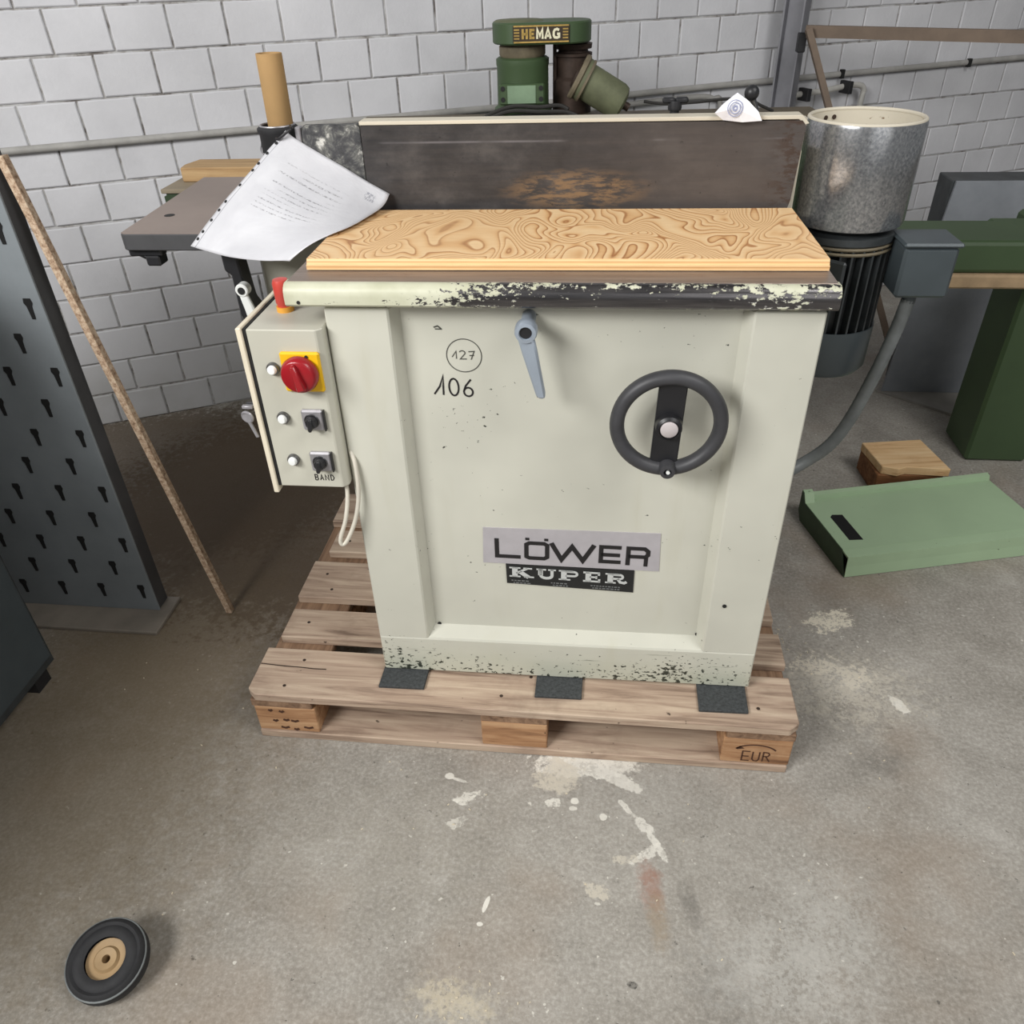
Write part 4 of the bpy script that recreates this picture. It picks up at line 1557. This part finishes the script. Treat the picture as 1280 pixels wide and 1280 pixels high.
cw = thing('spare_tyre', 'black rubber tyred wheel with tan hub lying at the lower left', 'tyre', (-.668, -.528, 0))
WCx, WCy = -.664, -.530
wd2 = Vector((.10, -.22, 1))
bm = B()
lathe(bm, [(.034, -.022), (.052, -.024), (.064, -.018), (.068, -.006), (.068, .006), (.064, .018), (.058, .022), (.053, .019), (.049, .022), (.040, .023), (.034, .020)], (WCx, WCy, .040), wd2, 48)
mk('tyre', bm, M['rubber'], cw, True)
bm = B()
lathe(bm, [(.007, .014), (.018, .016), (.022, .010), (.034, .012), (.036, .0), (.034, -.016), (.012, -.018), (.007, -.018), (.007, .014)], (WCx, WCy, .040), wd2, 36)
mk('hub', bm, M['tan'], cw, True)
bm = B()
torus(bm, .0655, .0022, (WCx + .0015, WCy - .003, .053), wd2, 48, 8)
mk('tread_ring', bm, M['hose'], cw, True)

# invented cabinet left of the camera, added to shade the left floor
tc = thing('shade_cabinet', 'added dark grey cabinet that shades the floor at the left edge beside the slotted stand', 'cabinet', (-1.5, -.3, 0))
bm = B()
box(bm, -1.85, -1.18, -1.0, .15, .05, 1.08, .006)
mk('body', bm, M['motor'], tc)
for y0, y1 in ((-.985, -.43), (-.42, .135)):
    bm = B()
    box(bm, -1.181, -1.172, y0, y1, .08, 1.05, .003)
    d_ = mk('door', bm, M['motorhood'], tc)
    bm = B()
    ym = y1 - .06 if y0 < -.5 else y0 + .06
    tube(bm, [(-1.173, ym, .60), (-1.150, ym, .61), (-1.150, ym, .70), (-1.173, ym, .71)], .006, 8, 6)
    mk('handle', bm, M['chrome'], d_, True)
for x, y in ((-1.80, -.95), (-1.25, -.95), (-1.80, .08), (-1.25, .08)):
    bm = B()
    box(bm, x, x + .05, y, y + .05, 0, .05)
    mk('foot', bm, M['black'], tc)

# green bench overhanging on the left, with a timber on it
gb = thing('green_bench', 'green framed bench with tan top behind the side table', 'bench', (-.6, 1.35, 0), 0)


def brot(bm):
    rotc(bm, (-1.117, 1.129, 0), R(1.5))


bm = B()
box(bm, -1.117, -.10, 1.129, 1.345, .938, .950, .002)
brot(bm)
mk('bench_top', bm, M['bench_top'], gb)
bm = B()
box(bm, -1.105, -.12, 1.135, 1.35, .930, .9375)
box(bm, -1.112, -.12, 1.133, 1.142, .885, .930)
box(bm, -1.112, -.12, 1.343, 1.352, .885, .930)
box(bm, -1.112, -1.10, 1.142, 1.343, .885, .930)
brot(bm)
mk('apron', bm, M['greendk'], gb)
for (x, y) in ((-.42, 1.15), (-.42, 1.30), (-.16, 1.15), (-.16, 1.30)):
    bm = B()
    box(bm, x, x + .04, y, y + .04, 0, .90, .002)
    brot(bm)
    mk('leg', bm, M['greendk'], gb)
bm = B()
prism(bm, [(-1.085, 1.215), (-.50, 1.215), (-.50, 1.335), (-1.075, 1.335), (-1.092, 1.26)], 'z', .9505, .990, .003)
brot(bm)
o = mk('timber_beam', bm, M['timber'], None, False, (-.8, 1.35, .9505))
tag(o, 'short pine timber lying on the green bench behind the side table', 'timber')

# ================================================================== GREEN MACHINE BEHIND
gm = thing('belt_driven_machine', 'green machine with badge on its belt guard, standing behind the dark fence', 'machine', (-.03, 1.75, 0), R(3.4))
bm = B()
box(bm, -.65, .80, 1.575, 1.735, 1.012, 1.047, .004)
mk('bed', bm, M['bed'], gm)
bm = B()
box(bm, -.45, .55, 1.60, 1.84, .85, 1.012, .006)
box(bm, -.35, .45, 1.66, 1.82, 0, .85, .006)
mk('pedestal', bm, M['green'], gm)
# motor column
bm = B()
lathe(bm, [(0, 1.012), (.088, 1.012), (.092, 1.056), (.092, 1.070), (.082, 1.078), (.081, 1.185), (.083, 1.192), (.083, 1.207), (.075, 1.212), (0, 1.212)], (-.125, 1.70, 0), (0, 0, 1), 40)
mc = mk('motor_column', bm, M['green'], gm, True)
bm = B()
lathe(bm, [(0, 1.212), (.068, 1.212), (.072, 1.218), (.072, 1.240), (.066, 1.247), (0, 1.247)], (-.125, 1.70, 0), (0, 0, 1), 36)
mk('collar', bm, M['olivedk'], mc, True)
bm = B()
box(bm, -.195, -.055, 1.606, 1.634, 1.088, 1.146, .004)
tp = mk('terminal_cover', bm, M['green'], gm)
bm = B()
box(bm, -.170, -.082, 1.603, 1.607, 1.092, 1.142, .001)
mk('cover_plate', bm, M['greenplate'], tp)
for (x, z) in ((-.184, 1.134), (-.184, 1.104), (-.066, 1.134), (-.066, 1.104)):
    bm = B()
    cyl(bm, (x, 1.607, z), (x, 1.603, z), .007, 12)
    mk('bolt', bm, M['dkgap'], tp, True)
# spindle column
bm = B()
lathe(bm, [(0, 1.012), (.060, 1.012), (.060, 1.140), (.052, 1.150), (.052, 1.205), (.060, 1.207), (.060, 1.215), (.048, 1.217), (.046, 1.224), (.058, 1.226), (.060, 1.240), (.050, 1.243), (.046, 1.25), (0, 1.25)], (.034, 1.745, 0), (0, 0, 1), 36)
mk('spindle', bm, M['rustdk'], gm, True)
bm = B()
box(bm, -.030, -.018, 1.73, 1.75, 1.012, 1.25, .001)
mk('support_strut', bm, M['rustdk'], gm)
# belt guard: rounded oval box
bm = B()
out = arc(-.138, 1.70, .078, .100, 90, 270, 20) + arc(.010, 1.70, .078, .100, 270, 450, 20)
prism(bm, out, 'z', 1.249, 1.306, .004)
bg = mk('belt_guard', bm, M['green'], gm, True)
bm = B()
box(bm, -.148, .020, 1.5955, 1.601, 1.2545, 1.3005, .0015)
bd = mk('badge', bm, M['badge'], bg)
bm = B()
OX = Vector((-.148, 1.5950, 1.2545))
for z in (.0025, .0435):
    ribbon(bm, [(0.002, z), (.166, z)], .004, OX, (1, 0, 0), (0, 0, 1))
for x0 in (.003, .148):
    for z in (.012, .0195, .027, .0345):
        ribbon(bm, [(x0, z), (x0 + .016, z)], .0038, OX, (1, 0, 0), (0, 0, 1))
mk('badge_border', bm, M['gold'], bd)
bm = B()
g_ = .0065


def gs(pts):
    ribbon(bm, pts, g_, OX + Vector((0, -.0002, 0)), (1, 0, 0), (0, 0, 1))


zb, zt = .0105, .0365
gs([(.029, zb), (.029, zt)]); gs([(.041, zb), (.041, zt)]); gs([(.029, .0235), (.041, .0235)])
gs([(.064, zt - .003), (.052, zt - .003), (.052, zb + .003), (.064, zb + .003)]); gs([(.052, .0235), (.062, .0235)])
mk('lettering', bm, M['gold'], bd)
bm = B()
gs([(.072, zb), (.072, zt), (.080, .018), (.088, zt), (.088, zb)])
gs([(.096, zb), (.104, zt), (.112, zb)]); gs([(.099, .018), (.109, .018)])
gs([(.137, zt - .005), (.131, zt - .002), (.124, zt - .004), (.121, zt - .009), (.121, zb + .008), (.124, zb + .003), (.131, zb + .002), (.137, zb + .004), (.137, .022), (.131, .022)])
mk('lettering', bm, M['pale'], bd)
bm = B()
lathe(bm, [(.072, 0), (.075, .0), (.077, .006), (.070, .010), (.02, .012), (0, .012)], (-.135, 1.70, 1.300), (0, 0, 1), 32)
mk('guard_cap', bm, M['olive'], gm, True)

em = thing('electric_motor', 'dusty olive electric motor lying tilted on the green machine bed', 'motor', (.14, 1.62, 1.05))
ax = Vector((.87, .0, -.49)).normalized()
p0 = Vector((.062, 1.605, 1.161))
bm = B()
lathe(bm, [(0, 0), (.056, 0), (.060, .006), (.060, .018), (.052, .024), (.052, .132), (.047, .148), (.030, .156), (0, .156)], p0, ax, 36)
mk('housing', bm, M['olive'], em, True)
bm = B()
lathe(bm, [(.03, -.010), (.062, -.010), (.066, -.005), (.066, .003), (.060, .007), (.052, .007)], p0, ax, 36)
lathe(bm, [(.053, .017), (.062, .017), (.062, .024), (.053, .026)], p0, ax, 36)
mk('end_ring', bm, M['olivedk'], em, True)
bm = B()
lathe(bm, [(0, -.016), (.034, -.016), (.040, -.008), (0, -.006)], p0, ax, 28)
mk('end_cap', bm, M['rustdk'], em, True)
bm = B()
q = p0 + ax * .1565
cyl(bm, q, q + ax * .018, .012, 14)
mk('shaft', bm, M['rustdk'], em, True)

pc = thing('power_cable', 'tangle of black cables lying in front of the green motor column', 'cable', (-.1, 1.60, 1.05))
for pts, r_ in (([(-.24, 1.590, 1.053), (-.20, 1.585, 1.072), (-.14, 1.580, 1.088), (-.06, 1.572, 1.086), (.0, 1.57, 1.090), (.03, 1.56, 1.080)], .006),
                ([(-.22, 1.580, 1.054), (-.15, 1.57, 1.076), (-.06, 1.56, 1.075), (.02, 1.555, 1.074), (.06, 1.55, 1.062)], .006),
                ([(-.19, 1.585, 1.053), (-.10, 1.585, 1.062), (-.02, 1.58, 1.060), (.05, 1.58, 1.053)], .005)):
    bm = B()
    tube(bm, pts, r_, 8, 8)
    mk('strand', bm, M['cable'], pc, True)
bm = B()
tube(bm, [(.262, 1.66, 1.085), (.33, 1.64, 1.080), (.42, 1.63, 1.085), (.50, 1.63, 1.092), (.575, 1.64, 1.090), (.62, 1.65, 1.07), (.66, 1.66, 1.053)], .0045, 8, 8)
o = mk('black_hose', bm, M['cable'], None, True, (.45, 1.64, 1.053))
tag(o, 'thin black hose running right from the tilted olive motor', 'hose')

# ================================================================== RIGHT SIDE THINGS
tr = thing('brown_trestle', 'brown wooden trestle with a level rail and slanting leg by the column', 'trestle', (1.4, 2.3, 0))


def bar(bm, a, b, w, h, up=(0, 0, 1)):
    a, b = Vector(a), Vector(b)
    d = (b - a)
    L = d.length
    d.normalize()
    s = d.cross(Vector(up)).normalized()
    u = s.cross(d)
    t = bmesh.new()
    bmesh.ops.create_cube(t, size=1)
    for v in t.verts:
        c = v.co.copy()
        v.co = a + d * ((c.x + .5) * L) + s * (c.y * w) + u * (c.z * h)
    bmesh.ops.recalc_face_normals(t, faces=t.faces[:])
    return join(bm, t)


bm = B()
bar(bm, (.885, 2.478, 1.204), (1.95, 2.21, 1.176), .03, .040)
mk('rail', bm, M['browniron'], tr)
bm = B()
bar(bm, (.888, 2.445, 1.214), (1.425, 2.270, 0.012), .022, .040, (0, 1, 0))
mk('leg', bm, M['browniron'], tr)
bm = B()
bar(bm, (1.88, 2.20, 1.16), (1.70, 2.36, 0.012), .022, .040, (0, 1, 0))
mk('leg', bm, M['browniron'], tr)
bm = B()
box(bm, .862, .892, 2.462, 2.50, 1.135, 1.20, .003)
mk('joint_bracket', bm, M['black'], tr)

# green sheet-metal cover lying on the floor
gc = thing('sheet_metal_cover', 'green sheet-metal cover with a slot lying on the floor right of the pallet', 'cover', (.87, .685, 0), 0)
GA = R(14.5)


def grot(bm):
    bmesh.ops.transform(bm, matrix=Matrix.Translation((.869, .684, 0)) @ Matrix.Rotation(GA, 4, 'Z'), verts=bm.verts[:])
    return bm


LEN, DEP, HT = .62, .300, .070
bm = B()
box(bm, .001, LEN, .034, DEP - .010, HT - .004, HT)
grot(bm)
top = mk('top_sheet', bm, M['greenlite'], gc)
bm = B()
prism(bm, [(-.004, .002), (-.001, .002), (.002, HT - .002), (.042, HT), (.042, HT - .004), (.004, HT - .008)], 'x', .0, LEN)
grot(bm)
mk('front_lip', bm, M['greenlite'], gc)
bm = B()
prism(bm, [(-.002, .0), (.036, HT), (DEP - .03, HT), (DEP - .022, HT + .004), (DEP - .012, HT + .026), (DEP, HT + .030), (DEP, .030), (DEP - .02, 0.0)], 'x', -.002, .001)
grot(bm)
mk('end_plate', bm, M['greendk'], gc)
bm = B()
prism(bm, [(DEP - .014, HT - .004), (DEP - .010, HT + .014), (DEP + .004, HT + .018), (DEP + .004, 0), (DEP, 0), (DEP, HT + .012), (DEP - .006, HT + .010), (DEP - .010, HT - .004)], 'x', .03, LEN)
prism(bm, [(DEP - .03, HT), (DEP - .012, HT + .026), (DEP + .002, HT + .03), (DEP - .002, HT + .022)], 'x', 0, .03)
grot(bm)
mk('rear_lip', bm, M['greenlite'], gc)
bm = B()
prism(bm, [(.040, .075), (.080, .070), (.080, .195), (.050, .200), (.040, .190)], 'z', HT - .001, HT + .0006)
grot(bm)
mk('slot', bm, M['slotblack'], gc)

# wooden block stack behind it
wb = thing('wooden_block', 'brown wooden block on the floor behind the green cover', 'block', (1.13, 1.21, 0), R(8))
bm = B()
prism(bm, [(1.045, 1.13), (1.25, 1.11), (1.26, 1.30), (1.055, 1.29)], 'z', 0.0005, .075, .003)
mk('base_piece', bm, M['brownblock'], wb)
bm = B()
prism(bm, [(1.055, 1.135), (1.10, 1.115), (1.13, 1.125), (1.26, 1.10), (1.25, 1.29), (1.05, 1.285)], 'z', .0755, .104, .002)
mk('top_piece', bm, M['osb'], wb)

gl = thing('grey_machine_foot', 'grey steel machine leg on a low plinth at the far right', 'machine leg', (1.45, 1.85, 0))
bm = B()
prism(bm, [(1.262, 1.870), (1.60, 1.58), (1.95, 1.75), (1.60, 2.10)], 'z', 0.0005, .010)
mk('plinth', bm, M['plinth'], gl)
bm = B()
prism(bm, [(1.278, .010), (1.62, .010), (1.62, .80), (1.34, .80), (1.31, .40)], 'y', 1.855, 1.868, .001)
mk('leg_plate', bm, M['greysteel'], gl)
bm = B()
box(bm, 1.33, 1.62, 1.868, 2.0, .010, .80, .003)
mk('leg_box', bm, M['motor'], gl)

# green casting with dusty tan edge seen under the drum at the right
gp = thing('green_casting', 'green casting with a dusty tan edge standing behind the drum', 'machine', (1.15, 1.2, 0))
bm = B()
box(bm, .985, 1.35, 1.20, 1.42, .70, .790, .012, 2)
mk('arm', bm, M['green'], gp)
bm = B()
box(bm, .975, 1.36, 1.188, 1.43, .660, .700, .006)
mk('ledge', bm, M['tanpatch'], gp)
bm = B()
box(bm, 1.42, 1.62, 1.35, 1.55, 0, .79, .01)
mk('pillar', bm, M['green'], gp)
bm = B()
box(bm, 1.30, 1.46, 1.28, 1.46, .665, .785, .006)
mk('arm_root', bm, M['green'], gp)

# shavings on the floor
bm = B()
for (cx, cy, n_, sx, sy) in ((.645, .425, 16, .02, .03), (.69, .36, 10, .03, .03), (-.05, -.52, 26, .05, .03), (-.10, -.16, 8, .06, .06), (.12, -.25, 12, .25, .15), (.5, -.3, 14, .25, .15), (-.3, -.3, 14, .25, .2), (.8, .25, 18, .09, .15), (-.85, .2, 12, .12, .15)):
    for _ in range((n_ + 1) // 2):
        x, y = random.gauss(cx, sx), random.gauss(cy, sy)
        if -.62 < x < .62 and -.01 < y < .82:
            continue
        L_, w_ = random.uniform(.002, .006), random.uniform(.0012, .0024)
        a = random.uniform(0, 6.3)
        t2 = bmesh.new()
        bmesh.ops.create_cube(t2, size=1)
        for v in t2.verts:
            v.co = Vector((v.co.x * L_, v.co.y * w_, (v.co.z + .5) * .0012))
        join(bm, t2, Matrix.Translation((x, y, 0.0002)) @ Matrix.Rotation(a, 4, 'Z'))
o = mk('wood_shavings', bm, M['shave'])
o['kind'] = 'stuff'
tag(o, 'pale wood shavings and chips scattered on the concrete floor', 'shavings')
